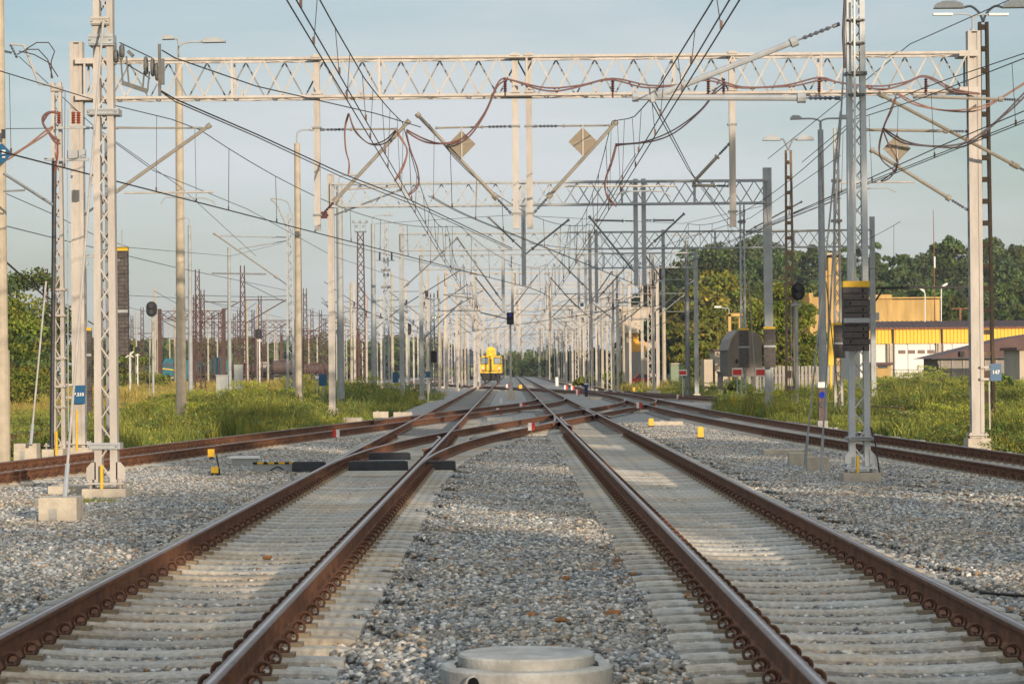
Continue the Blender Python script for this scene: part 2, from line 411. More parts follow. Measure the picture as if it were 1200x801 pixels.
track('railway_track', 'far left track beyond the switches, left of the yellow rail vehicle', c_far, 225, 300, 900, 20, Z0, 'railway tracks of the yard', near_fast=0)
track('railway_track', 'second far left track passing behind the sunlit posts', lambda Y: -13.5, 225, 260, 900, 10, Z0, 'railway tracks of the yard', near_fast=0)
def c_over(Y): return -13.2 + (Y - 90) * .012
_t = thing('railway_track', (-12, 48, -.2), 'old track half hidden in the grass at the left edge', 'railway track', 'railway tracks of the yard')
for s in (-1, 1): rail(c_over, s * .7535, [48 + 4 * i for i in range(34)], -.12, _t)

# wing and check rails at the two near crossings
def steel_strip(name, pts, label):
    mb = MB(); vs = []; n = len(RAILP); pts = smooth_path(pts, 4)
    for i, p in enumerate(pts):
        t = (pts[min(i + 1, len(pts) - 1)] - pts[max(i - 1, 0)]).normalized(); nx, ny = t.y, -t.x
        for a, b in RAILP: vs.append((p.x + a * nx, p.y + a * ny, p.z + b))
    for i in range(len(pts) - 1):
        for k in range(n): k2 = (k + 1) % n; mb.f.append((i * n + k, i * n + k2, (i + 1) * n + k2, (i + 1) * n + k)); mb.m.append(2 if k == 8 else 1 if k in (6, 7, 9, 10) else 0)
    mb.v = vs; mb.f.append(tuple(range(n))[::-1]); mb.m.append(0); mb.f.append(tuple((len(pts) - 1) * n + k for k in range(n))); mb.m.append(0)
    return tag(mb.build(name, [rust, headm, polm]), label, 'guard rail', 'wing and check rails of the switches')
def check(c, off, y0, y1, label, z=Z0 - .015):
    pts = []
    for i in range(8):
        t = i / 7; y = lerp(y0, y1, t); e = .09 * (max(0, abs(t - .5) - .36) / .14) ** 1.5
        dx = c(y + .5) - c(y - .5); pts.append((c(y) + off - math.copysign(e, off), y + dx * -off, z))
    steel_strip('check_rail', pts, label)
check(c_left, .64, 52, 62, 'check rail just inside the right rail of the left main track')
check(c_right, -.64, 72, 86, 'check rail inside the left rail of the right main track')
check(c_right, .64, 88, 102, 'check rail inside the right rail of the right main track')
check(c_d1, .64, 60, 78, 'rust brown check rail along the curving turnout track')
check(c_d2, -.64, 82, 94, 'check rail on the diagonal track where it meets the left main track')
for nm, px, py, c, sg in (('bright bent wing rail tip where the turnout meets the right main track', 700, 486, None, 1),):
    pts = [P(620, 480, 90), ]
wing = [(XR + .62, 108, Z0 - .02), (XR + .80, 92, Z0 - .02), (XR + .98, 88, Z0 - .02), (XR + 1.03, 86.5, Z0 - .02), (XR + .96, 85.4, Z0 - .02), (XR + .9, 85.0, Z0 - .02)]
steel_strip('wing_rail', wing, 'hooked wing rail tip at the crossing in the right main track')
steel_strip('wing_rail', [(c_outer(133) - .82, 133, Z0 - .02), (c_outer(120) - .9, 120, Z0 - .02), (c_outer(116) - 1.02, 116, Z0 - .02), (c_outer(114) - .95, 114.2, Z0 - .02)], 'hooked wing rail tip at the outer right track')
steel_strip('wing_rail', [(XR - .72, 92, Z0 - .02), (XR - .86, 81, Z0 - .02), (XR - 1.05, 78, Z0 - .02), (XR - 1.10, 76.6, Z0 - .02), (XR - 1.0, 75.8, Z0 - .02)], 'hooked wing rail beside the left rail of the right main track')

# ------------------------------------------------------------------ ground
def bed_l(Y):
    if Y < 84: return c_d2(Y) - 2.1
    if Y < 100: return lerp(c_d2(84) - 2.1, -4.6, (Y - 84) / 16)
    if Y < 190: return -4.6
    if Y < 225: return lerp(-4.6, -17, (Y - 190) / 35)
    return -17 - (Y - 225) * .02
def bed_r(Y):
    if Y < 118: return c_outer(Y) + 2.0
    if Y < 124: return lerp(c_outer(118) + 2, c_branch(124) + 2, (Y - 118) / 6)
    return max(c_branch(Y), 6.6) + 2.0
GZ = -.30
mb = MB(); ys = list(np.arange(4, 240, 2.0)) + list(np.arange(240, 1500, 40.0)); prev = None
for y in ys:
    l, r_ = bed_l(y), bed_r(y)
    row = [(l - .7, y, GZ - .02), (l, y, -.055), (r_, y, -.055), (r_ + .7, y, GZ - .02)]
    o = len(mb.v); mb.v += row
    if prev is not None:
        for k in range(3): mb.f.append((prev + k, prev + k + 1, o + k + 1, o + k)); mb.m.append(0)
    prev = o
kind(mb.build('ballast_bed', bedm, origin=(0, 0, 0)), 'structure')
mb = MB(); mb.add([(-4000, -400, GZ), (4000, -400, GZ), (4000, 7000, GZ), (-4000, 7000, GZ)], [(0, 1, 2, 3)])
kind(mb.build('ground', landm, origin=(0, 0, 0)), 'structure')

def np_mesh(name, V, F, mats, cols=None):
    me = bpy.data.meshes.new(name); k = F.shape[1]
    me.vertices.add(len(V)); me.vertices.foreach_set('co', V.astype(np.float32).ravel())
    me.loops.add(F.size); me.loops.foreach_set('vertex_index', F.astype(np.int32).ravel())
    me.polygons.add(len(F)); me.polygons.foreach_set('loop_start', np.arange(0, F.size, k, dtype=np.int32))
    for m in mats: me.materials.append(m)
    me.update(calc_edges=True)
    if cols is not None:
        a = me.color_attributes.new('Col', 'FLOAT_COLOR', 'POINT'); c = np.ones((len(V), 4), np.float32); c[:, :3] = cols; a.data.foreach_set('color', c.ravel())
    return me
# crushed stone: patches of real stones
def ico():
    t = (1 + 5 ** .5) / 2
    v = np.array([(-1, t, 0), (1, t, 0), (-1, -t, 0), (1, -t, 0), (0, -1, t), (0, 1, t), (0, -1, -t), (0, 1, -t), (t, 0, -1), (t, 0, 1), (-t, 0, -1), (-t, 0, 1)], float)
    v /= np.linalg.norm(v[0])
    f = np.array([(0, 11, 5), (0, 5, 1), (0, 1, 7), (0, 7, 10), (0, 10, 11), (1, 5, 9), (5, 11, 4), (11, 10, 2), (10, 7, 6), (7, 1, 8), (3, 9, 4), (3, 4, 2), (3, 2, 6), (3, 6, 8), (3, 8, 9), (4, 9, 5), (2, 4, 11), (6, 2, 10), (8, 6, 7), (9, 8, 1)])
    return v, f
IV, IF = ico()
def rotm(n):
    q = rng.normal(size=(n, 4)); q /= np.linalg.norm(q, axis=1)[:, None]; w, x, y, z = q.T
    return np.stack([1 - 2 * (y * y + z * z), 2 * (x * y - z * w), 2 * (x * z + y * w), 2 * (x * y + z * w), 1 - 2 * (x * x + z * z), 2 * (y * z - x * w), 2 * (x * z - y * w), 2 * (y * z + x * w), 1 - 2 * (x * x + y * y)], 1).reshape(n, 3, 3)
def stone_cols(n):
    base = np.array([(.20, .21, .205), (.31, .315, .30), (.44, .44, .42), (.11, .115, .12), (.42, .34, .25), (.56, .54, .49), (.27, .16, .08), (.26, .255, .235)])
    c = base[rng.choice(8, n, p=[.24, .21, .13, .13, .08, .07, .015, .125])]
    return c * rng.uniform(.6, 1.35, (n, 1)) * 1.2
def patch(i, size=.5, n=340):
    s = rng.uniform(.013, .029, n); s[rng.random(n) < .05] *= 1.35
    V = IV[None] * rng.uniform(.55, 1.35, (n, 12, 1)) * s[:, None, None]
    V = V * rng.uniform(.65, 1.25, (n, 1, 3)); V = np.einsum('nij,nkj->nki', rotm(n), V); V[:, :, 2] *= .8
    p = np.stack([rng.uniform(-size / 2, size / 2, n), rng.uniform(-size / 2, size / 2, n), rng.uniform(-.018, .014, n)], 1)
    V = V + p[:, None]; F = IF[None] + (np.arange(n) * 12)[:, None, None]
    return np_mesh('stone_patch', V.reshape(-1, 3), F.reshape(-1, 3), [stonem], np.repeat(stone_cols(n), 12, 0))
def scatter(name, patches, pts, rots, scales, picks, k='stuff', label=None):
    col = bpy.data.collections.new(name + '_source')
    for i, me in enumerate(patches):
        o = bpy.data.objects.new('%s_source_%02d' % (name, i), me); col.objects.link(o)
    n = len(pts); me = bpy.data.meshes.new(name); me.vertices.add(n); me.vertices.foreach_set('co', np.asarray(pts, np.float32).ravel())
    for nm, ty, data, key in (('rot', 'FLOAT_VECTOR', rots, 'vector'), ('scl', 'FLOAT_VECTOR', scales, 'vector'), ('pick', 'INT', picks, 'value')):
        a = me.attributes.new(nm, ty, 'POINT'); a.data.foreach_set(key, np.asarray(data, np.float32 if key == 'vector' else np.int32).ravel())
    me.update(); ob = bpy.data.objects.new(name, me); COL.objects.link(ob)
    ng = bpy.data.node_groups.new(name, 'GeometryNodeTree')
    ng.interface.new_socket('Geometry', in_out='INPUT', socket_type='NodeSocketGeometry'); ng.interface.new_socket('Geometry', in_out='OUTPUT', socket_type='NodeSocketGeometry')
    gi = ng.nodes.new('NodeGroupInput'); go = ng.nodes.new('NodeGroupOutput')
    ci = ng.nodes.new('GeometryNodeCollectionInfo'); ci.inputs['Collection'].default_value = col; ci.inputs['Separate Children'].default_value = True; ci.inputs['Reset Children'].default_value = True
    ip = ng.nodes.new('GeometryNodeInstanceOnPoints'); ip.inputs['Pick Instance'].default_value = True
    def at(nm, ty):
        a = ng.nodes.new('GeometryNodeInputNamedAttribute'); a.data_type = ty; a.inputs['Name'].default_value = nm; return a.outputs['Attribute']
    e2r = ng.nodes.new('FunctionNodeEulerToRotation')
    l = ng.links.new
    l(gi.outputs[0], ip.inputs['Points']); l(ci.outputs[0], ip.inputs['Instance']); l(at('pick', 'INT'), ip.inputs['Instance Index'])
    l(at('rot', 'FLOAT_VECTOR'), e2r.inputs[0]); l(e2r.outputs[0], ip.inputs['Rotation']); l(at('scl', 'FLOAT_VECTOR'), ip.inputs['Scale']); l(ip.outputs[0], go.inputs[0])
    md = ob.modifiers.new('scatter', 'NODES'); md.node_group = ng
    kind(ob, k)
    if label: ob['label'] = label
    return ob
def heap(x, y):
    h = -.044; ctrs = [XL, XR, c_outer(y), c_d2(y)] + ([c_d1(y)] if y > D1A else [])
    d = min(abs(x - c) for c in ctrs)
    if d > 1.25: h += min(.045, (d - 1.25) * .16)
    if x > 5.6 and y < 46: h += .05 * min(1, (x - 5.6) / .8) * min(1, (46 - y) / 8)
    h -= .05 * math.exp(-((x - .08) ** 2 + (y - 14.4) ** 2) / .6)
    h += .008 * math.sin(x * 1.7 + y * .6) * math.sin(y * .9 - x)
    return h
pts = []
y = 9.0
while y < 84:
    st = .5; w = .2 * y + 1.2; x = -w
    while x < w:
        if bed_l(y) + .1 < x < bed_r(y) - .1: pts.append((x + random.uniform(-.06, .06), y + random.uniform(-.06, .06), heap(x, y)))
        x += st * .92
    y += st * .92
n = len(pts); rots = np.zeros((n, 3)); rots[:, 2] = rng.uniform(0, 6.28, n)
scatter('ballast_gravel', [patch(i) for i in range(10)], pts, rots, np.ones((n, 3)) * rng.uniform(.98, 1.1, (n, 1)), rng.integers(0, 10, n), label='grey crushed stone ballast')

# foliage
def leaf_cloud(blobs, n, size, cols, flat=.75):
    B = np.array([b[:3] for b in blobs]); Rr = np.array([b[3] for b in blobs]); tint = rng.uniform(.7, 1.35, (len(blobs), 1)) * np.array([[1, 1, 1]]) * rng.uniform(.88, 1.12, (len(blobs), 3))
    i = rng.choice(len(blobs), n, p=Rr ** 2 / np.sum(Rr ** 2)); d = rng.normal(size=(n, 3)); d /= np.linalg.norm(d, axis=1)[:, None]
    d[:, 2] = np.where(d[:, 2] < -.3, -d[:, 2] * .6, d[:, 2])
    p = B[i] + d * (Rr[i] * rng.uniform(.55, 1.12, n) ** .6)[:, None] * np.array([1, 1, flat]); Mx = rotm(n)
    s = size * rng.uniform(.6, 1.4, n)
    q = np.array([(-1, -.45, 0), (.1, -.55, .12), (1, 0, 0), (.1, .55, .12)])
    V = np.einsum('nij,kj->nki', Mx, q) * s[:, None, None] + p[:, None]
    F = np.arange(n * 4).reshape(-1, 4); c = cols[rng.choice(len(cols), n)] * tint[i] * rng.uniform(.75, 1.25, (n, 1))
    return V.reshape(-1, 3), F, np.repeat(c, 4, 0)
GREENS = np.array([(.75, .95, .8), (.9, 1.0, .8), (.6, .8, .8), (1.2, 1.15, .8)])
LIGHTG = np.array([(1.5, 1.5, .8), (1.8, 1.7, .8), (1.2, 1.3, .8), (2.1, 1.8, .9)])
DARKG = np.array([(.75, .86, 1.1), (.9, .98, 1.15), (1.0, 1.05, 1.1), (.62, .75, 1.0)])
YELG = np.array([(1.9, 1.5, .8), (1.5, 1.35, .8), (1.1, 1.15, .8), (2.2, 1.5, .7)])
# grass and weeds
def grass_patch(n=420, size=1.0, hmin=.25, hmax=.75, tone=0, w=.011):
    x = rng.uniform(-size / 2, size / 2, n); y = rng.uniform(-size / 2, size / 2, n); h = rng.uniform(hmin, hmax, n) * rng.uniform(.6, 1, n)
    a = rng.uniform(0, 6.28, n); ln = rng.uniform(.05, .5, n) * h; wd = rng.uniform(.6, 1.5, n) * w; b = rng.uniform(0, 6.28, n)
    V = np.zeros((n, 5, 3)); dx, dy = np.cos(a), np.sin(a); ex, ey = np.cos(b), np.sin(b)
    for i, (hh, ll, ww) in enumerate(((0, 0, 1), (0, 0, -1), (.55, .3, -1), (.55, .3, 1))):
        V[:, i, 0] = x + dx * ww * wd + ex * ln * ll; V[:, i, 1] = y + dy * ww * wd + ey * ln * ll; V[:, i, 2] = h * hh
    V[:, 4, 0] = x + ex * ln; V[:, 4, 1] = y + ey * ln; V[:, 4, 2] = h
    F = np.array([(0, 1, 2), (0, 2, 3), (3, 2, 4)])[None] + (np.arange(n) * 5)[:, None, None]
    pal = [np.array([(.9, 1.05, .8), (1.3, 1.25, .8), (.75, .95, .8), (1.9, 1.6, 1.1)]), np.array([(1.2, 1.2, .8), (2.0, 1.65, 1.0), (1.6, 1.5, .8), (1., 1.1, .8)]), np.array([(2.4, 1.6, 1.5), (1.9, 1.4, 1.1), (1.1, 1.1, .8), (2.2, 1.7, 1.4)])][tone]
    c = pal[rng.choice(4, n, p=[.4, .28, .22, .10])] * rng.uniform(.75, 1.3, (n, 1))
    nf = n // 18 if tone < 2 and size > .6 else 0     # small flower and seed heads
    VV = V.reshape(-1, 3); FF = F.reshape(-1, 3); CC = np.repeat(c, 5, 0)
    if nf:
        ii = rng.choice(n, nf); p = V[ii, 4]; s = rng.uniform(.010, .022, nf)
        Q = np.stack([p + np.stack([s, 0 * s, 0 * s], 1), p + np.stack([0 * s, 0 * s, s * 2.2], 1), p - np.stack([s, 0 * s, 0 * s], 1)], 1)
        o = len(VV); FF = np.vstack([FF, np.arange(nf * 3).reshape(-1, 3) + o]); VV = np.vstack([VV, Q.reshape(-1, 3)])
        cc = np.array([(3.6, 2.8, .6), (2.6, 2.2, 1.8)])[rng.integers(0, 2, nf)]; CC = np.vstack([CC, np.repeat(cc, 3, 0)])
    return np_mesh('grass_patch', VV, FF, [grassm], CC)
gp = [grass_patch(), grass_patch(hmin=.2, hmax=.6), grass_patch(tone=1, hmin=.3, hmax=.8), grass_patch(tone=1, hmin=.2, hmax=.55), grass_patch(n=260, tone=1, hmin=.5, hmax=1.15), grass_patch(n=300, tone=0, hmin=.5, hmax=1.1),
      grass_patch(tone=2, hmin=.3, hmax=.7), grass_patch(tone=2, n=300, hmin=.4, hmax=.9)]
def weed_patch(n=1100, h=.9, cols=None, leaf=.045):
    bl = [(random.uniform(-.45, .45), random.uniform(-.45, .45), random.uniform(.1, h) ** 1.0, random.uniform(.08, .2)) for _ in range(26)]
    V, F, C = leaf_cloud(bl, n, leaf, cols)
    me = np_mesh('weed_patch', V, F, [grassm], C); return me
gp += [weed_patch(cols=GREENS * 1.1, leaf=.024), weed_patch(h=1.1, cols=LIGHTG * .85, leaf=.022), weed_patch(h=.7, cols=GREENS * .9, leaf=.022)]
def vnoise(x, y): return math.sin(x * .37 + 1.3 * math.sin(y * .11)) * math.sin(y * .083 + x * .05) + .5 * math.sin(x * 1.1 + y * .31)
def grass_area(name, f_in, y0, y1, side, label, tan_at):
    pts = []; rot = []; sc = []; pk = []; y = y0
    while y < y1:
        s = 1.0 if y < 90 else 1.0 + (y - 90) * .011; w = .2 * y + 2; x = 0 if side > 0 else -w
        while x < (w if side > 0 else 0):
            if f_in(x, y) and math.hypot(x - 10.1, (y - 55.6) * .8) > 1.15 and math.hypot(x + 9.4, (y - 55.6) * .8) > 1.1:
                v = vnoise(x, y); pts.append((x + random.uniform(-.2, .2), y + random.uniform(-.2, .2), GZ - .02)); rot.append((0, 0, random.uniform(0, 6.28)))
                hh = (.70 + .45 * v + random.uniform(-.1, .1)) * (1 if s < 1.2 else 1 / s ** .55); sc.append((s * 1.1, s * 1.1, s * max(.4, hh)))
                if tan_at(x, y): pk.append(random.choice((6, 7, 6, 3)))
                elif v > .55: pk.append(random.choice((4, 5, 5, 2, 4, 9, 8)))
                elif v > 0: pk.append(random.choice((0, 5, 0, 1, 2, 8)))
                else: pk.append(random.choice((3, 1, 0, 1, 0)))
            x += s * .85
        y += s * .85
    scatter(name, gp, pts, rot, sc, pk, label=label)
grass_area('grass', lambda x, y: x < bed_l(y) - .6 and not (abs(x - c_over(y)) < 1.0 and y < 160 and random.random() < .8), 42, 330, -1, 'tall green grass and weeds left of the tracks', lambda x, y: (x < -15 and y > 120 and vnoise(x, y) > -.35) or (x < -26 and y > 100 and random.random() < .7))
grass_area('grass', lambda x, y: x > bed_r(y) + .5, 40, 240, 1, 'tall green and yellowish weeds right of the tracks', lambda x, y: y > 170 and vnoise(x, y) > .6)

def crown_blobs(x, y, z0, h, r, n, cone=False):
    bl = []
    for k in range(n):
        t = random.random(); a = random.uniform(0, 6.28)
        env = (1 - t * .9) if cone else math.sin(math.pi * min(1, .12 + t * .82)) ** .7
        rr = r * env * random.uniform(.25, .85)
        bl.append((x + math.cos(a) * rr, y + math.sin(a) * rr, z0 + h * (.05 + t * .9), r * random.uniform(.22, .4) * (.55 if cone else 1)))
    return bl
def tree(x, y, h, r, z, cols, label, leaf=.22, n=5000, trunk=.25, cone=False, group=None, blobs=26, low=.25, name='tree'):
    t = thing(name, (x, y, z), label, 'tree', group)
    mb = MB(); mb.tube([(x, y, z), (x + .1, y, z + h * .3), (x - .05, y + .1, z + h * .55), (x, y, z + h * .9)], [trunk, trunk * .8, trunk * .5, trunk * .1], 8)
    for k in range(7):
        a = random.uniform(0, 6.28); zz = z + h * random.uniform(.25, .6); e = r * random.uniform(.5, .8)
        mb.tube([(x, y, zz), (x + math.cos(a) * e * .5, y + math.sin(a) * e * .5, zz + h * .1), (x + math.cos(a) * e, y + math.sin(a) * e, zz + h * .2)], [trunk * .4, trunk * .25, trunk * .08], 5)
    mb.build('trunk', bark, t)
    bl = crown_blobs(0, 0, h * low, h * (1 - low), r, blobs, cone)
    V, F, C = leaf_cloud(bl, n, leaf, cols); o = bpy.data.objects.new('crown', np_mesh('crown', V, F, [leafm], C)); COL.objects.link(o); o.parent = t
    return t

# ------------------------------------------------------------------ steelwork builders
def insulator(mb, p, q, r=.045, n=7, mi=0):
    r *= .8
    p = Vector(p); q = Vector(q); pts = []; rs = []
    for i in range(n * 2 + 1):
        t = i / (n * 2); pts.append(p.lerp(q, t)); rs.append(r if i % 2 else r * .45)
    mb.tube(pts, rs, 8, mi)
def arm(root, Y, a, b, r=.035, m=None, ins=.55, im=None, Y2=None, n=8):
    """tube from bracket pixel a to tip pixel b, with an insulator at its foot"""
    r = min(r, .036) if Y > 90 else r * .92
    p = P(*a, Y); q = P(*b, Y2 or Y); L_ = (q - p).length; m = tubem if m in (None, cream) else m
    if ins:
        k = p.lerp(q, min(.4, ins / L_)); mb = MB(); mb.tube([k, q], r, n); mb.tube([k.lerp(q, -.03), k.lerp(q, .02)], r * 1.7, n); mb.tube([q.lerp(p, .0), q.lerp(p, .03)], r * 1.5, n)
        part = mb.build('cantilever_tube', m, root)
        mi = MB(); insulator(mi, p.lerp(k, .2), p.lerp(k, .8), .042, 5); mi.tube([p, k], .014, 6); mi.tube([p, p.lerp(k, .15)], .03, 6); mi.build('insulator', im or insg, part)
    else:
        mb = MB(); mb.tube([p, q], r, n); part = mb.build('cantilever_tube', m, root)
    return part
def seg(root, Y, pts, r, m, name='steady_arm', Y2=None, n=6):
    mb = MB(); k = len(pts); mb.tube([P(a, b, Y if Y2 is None else lerp(Y, Y2, i / (k - 1))) for i, (a, b) in enumerate(pts)], r, n)
    return mb.build(name, m, root)
def truss(root, y, xa, xb, za, zb, h, dp, m, m2, ch=.07, pitch=.42, lac=.035, detail=True):
    """box truss between (xa,za) and (xb,zb): za, zb are the top of the beam"""
    mb = MB(); A = lambda x: lerp(za, zb, (x - xa) / (xb - xa))
    for dy in (-dp / 2, dp / 2):
        for dz in (0, -h):
            mb.bar((xa, y + dy, za + dz), (xb, y + dy, zb + dz), ch, ch)
            if detail: mb.bar((xa, y + dy * .86, za + dz - .03), (xb, y + dy * .86, zb + dz - .03), .015, ch * .8)
    k = 3 if not detail else 6
    for i in range(k + 1):
        x = lerp(xa, xb, i / k)
        for dy in (-dp / 2, dp / 2): mb.bar((x, y + dy, A(x) - .02), (x, y + dy, A(x) - h + .02), ch * .8, ch * .5)
    beam = mb.build('truss_beam', m, root)
    for nm, dy, mm, ph in (('front_lacing', -dp / 2 - .004, m, 0), ('back_lacing', dp / 2, m2, 1)):  # darker m2 on the back lacing is shade put into its colour
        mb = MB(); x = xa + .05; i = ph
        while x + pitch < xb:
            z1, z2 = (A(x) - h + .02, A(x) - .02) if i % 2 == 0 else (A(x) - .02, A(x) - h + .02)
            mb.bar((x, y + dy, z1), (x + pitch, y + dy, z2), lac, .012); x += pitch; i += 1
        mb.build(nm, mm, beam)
    if detail:
        mb = MB(); x = xa + .2; i = 0
        while x + .8 < xb:
            for dz in (-.01, -h + .01): mb.bar((x, y + (dp / 2 if i % 2 else -dp / 2), A(x) + dz), (x + .8, y + (-dp / 2 if i % 2 else dp / 2), A(x) + dz), .04, .008, ref=(0, 0, 1))
            x += .8; i += 1
        mb.build('cross_bracing', m, beam)
    return beam
def footing(root, x, y, z, w=.55, d=.6, h=.18, plate=True, m=None, pm=None):
    mb = MB(); mb.box((x, y, z + h / 2 - .15), (w, d, h + .3), 0, top=.97); f = mb.build('foundation', found, root)
    if plate:
        mb = MB(); mb.box((x, y, z + h + .07), (w * .85, d * .7, .025), 0)
        for sx in (-1, 1):
            for sy in (-1, 1): mb.tube([(x + sx * w * .33, y + sy * d * .25, z + h), (x + sx * w * .33, y + sy * d * .25, z + h + .13)], .018, 6); mb.box((x + sx * w * .33, y + sy * d * .25, z + h + .10), (.05, .05, .03))
        mb.build('base_plate', pm or cream, root)
def column(root, x, y, z0, z1, w, m, d=None, name='leg', holes=True):
    """a column of two channels boxed together with battens; the open side carries holes"""
    mb = MB(); d = d or w * 1.05
    mb.box((x - w * .36, y, (z0 + z1) / 2), (w * .28, d, z1 - z0)); mb.box((x + w * .36, y, (z0 + z1) / 2), (w * .28, d, z1 - z0))
    mb.box((x, y - d * .42, (z0 + z1) / 2), (w * .46, .012, z1 - z0 - .05))
    mb.box((x, y, z1 + .012), (w * 1.02, d * 1.02, .02))
    if holes:
        z = z0 + .5
        while z < z1 - .3: mb.box((x + w * .503, y, z), (.006, d * .4, .35), 1); mb.box((x - w * .503, y, z), (.006, d * .4, .35), 1); z += .8
    o = mb.build(name, [m, dgalv], root)
    return o
def lattice(root, x, y, z0, z1, w0, w1, m, m2=None, d=.2, fl=.27, pitch=.42, bar=.028, name='column_flange'):
    """two channel flanges joined by zigzag lacing in front and behind"""
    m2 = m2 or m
    for s in (-1, 1):
        mb = MB(); f0 = w0 * fl; f1 = w1 * fl
        xo0, xo1 = s * (w0 / 2 - f0 / 2), s * (w1 / 2 - f1 / 2)
        vs = []
        for zz, xo, f in ((z0, xo0, f0), (z1, xo1, f1)):
            for a, b in ((-1, -1), (1, -1), (1, 1), (-1, 1)): vs.append((x + xo + a * f / 2, y + b * d / 2, zz))
        mb.add(vs, [(0, 3, 2, 1), (4, 5, 6, 7), (0, 1, 5, 4), (1, 2, 6, 5), (2, 3, 7, 6), (3, 0, 4, 7)])
        mb.build(name, m, root)
    for nm, dy, mm, ph in (('front_lacing', -d / 2 + .01, m, 0), ('back_lacing', d / 2 - .01, m2, 1)):  # a darker m2 paints shade onto the rear bars
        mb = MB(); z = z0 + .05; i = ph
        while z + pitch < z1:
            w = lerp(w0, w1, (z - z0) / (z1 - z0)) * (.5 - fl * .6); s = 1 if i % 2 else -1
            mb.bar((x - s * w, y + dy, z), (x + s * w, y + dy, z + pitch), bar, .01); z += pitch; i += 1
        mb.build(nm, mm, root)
def band(root, x, y, z, w, h, d, m, name='cross_bracket'):
    mb = MB(); mb.box((x, y, z), (w, d, h)); mb.box((x, y - d / 2 - .012, z + h * .3), (w * .98, .02, h * .18)); mb.box((x, y - d / 2 - .012, z - h * .3), (w * .98, .02, h * .18))
    for s in (-1, 1): mb.tube([(x + s * w * .42, y - d / 2 - .05, z), (x + s * w * .42, y + d / 2 + .05, z)], .014, 6)
    return mb.build(name, m, root)
def weights(x, y, z0, z1, w, label, n=None, bandz=.45, d=None):
    t = thing('tension_weight', (x, y, z0), label, 'tension weight', 'stacks of tension weights')
    d = d or w * .8; n = n or max(6, int((z1 - z0) / .09)); mb = MB(); hh = (z1 - z0) / n
    for i in range(n):
        jx = random.uniform(-.006, .006); mb.box((x + jx, y, z0 + hh * (i + .5)), (w, d, hh * .86)); mb.box((x + (w * .25 if i % 3 == 0 else -w * .25 if i % 3 == 1 else w * .25), y - d / 2 - .002, z0 + hh * (i + .5)), (w * .06, .01, hh * .5), 1)
    mb.box((x, y, (z0 + z1) / 2), (w * .93, d * .9, z1 - z0 - .01), 1)
    mb.build('weight_blocks', [weight, black], t)
    mb = MB(); mb.box((x, y, z1 + .045), (w * 1.03, d * 1.03, .09)); mb.build('cap', yel, t)
    mb = MB(); mb.box((x, y - d / 2 - .012, lerp(z0, z1, bandz)), (w * 1.02, .03, .07)); mb.tube([(x, y, z1), (x, y, z1 + .5)], .015, 6); mb.build('clamp', galv, t)
    return t
def stay(a, Ya, b, Yb, label, r=.018, m=None, block=None):
    p = P(*a, Ya); q = P(*b, Yb); t = thing('stay_rod', p, label, 'stay rod', 'stay rods of the masts')
    mb = MB(); mb.tube([p, q], r, 7); mb.build('rod', m or cream, t)
    mb = MB(); mb.tube([p, p + (q - p).normalized() * .5], r * 1.7, 7); mb.build('turnbuckle', galv, t)
    return t
def lamp_pole(name, x, y, z0, z1, r0, r1, m, label, heads, group='lamp posts of the yard', lm=None, Ym=None):
    t = thing(name, (x, y, z0), label, 'lamp post', group)
    mb = MB(); mb.tube([(x, y, z0), (x, y, z0 + 1.2), (x, y, z0 + 1.201), (x, y, z1)], [r0 * 1.12, r0 * 1.1, r0, r1], 14); mb.build('pole', m, t, smooth=False)
    for dx, dz, L_, hl in heads:       # side, rise, arm length, head length
        s = 1 if L_ > 0 else -1
        mb = MB(); pts = smooth_path([(x, y, z1 - .05), (x, y, z1 + dz * .7), (x + L_ * .35, y, z1 + dz), (x + L_, y, z1 + dz * 1.02)], 4); mb.tube(pts, .03, 6); a = mb.build('lamp_arm', galv, t)
        mb = MB(); cx = x + L_ + s * hl / 2; zz = z1 + dz * 1.02
        mb.prism([(cx - hl / 2, zz - .03), (cx + hl / 2, zz - .02), (cx + hl / 2, zz + .03), (cx + hl * .2, zz + .10), (cx - hl * .35, zz + .10), (cx - hl / 2, zz + .05)], y - .13, y + .13)
        mb.build('lamp_head', lm or galv, a)
    return t
def sign_plate(root, px, py, Y, w, h, m, text=None, name='sign_plate', tm=None, ts=.16):
    c = P(px, py, Y); mb = MB(); mb.box((c.x, c.y, c.z), (w, .02, h)); 
    pl = mb.build(name, m, root)
    if text:
        cu = bpy.data.curves.new('lettering', 'FONT'); cu.body = text; cu.size = ts; cu.align_x = 'CENTER'; cu.align_y = 'CENTER'; cu.extrude = .002; cu.offset = .004
        cu.materials.append(tm or white); fo = bpy.data.objects.new('lettering_curve', cu); me = bpy.data.meshes.new_from_object(fo); bpy.data.objects.remove(fo); o = bpy.data.objects.new('lettering', me); COL.objects.link(o); o.parent = pl
        o.location = (c - wloc(pl)) + Vector((0, -.016, 0)); o.rotation_euler = (R(90), 0, 0)
    return pl

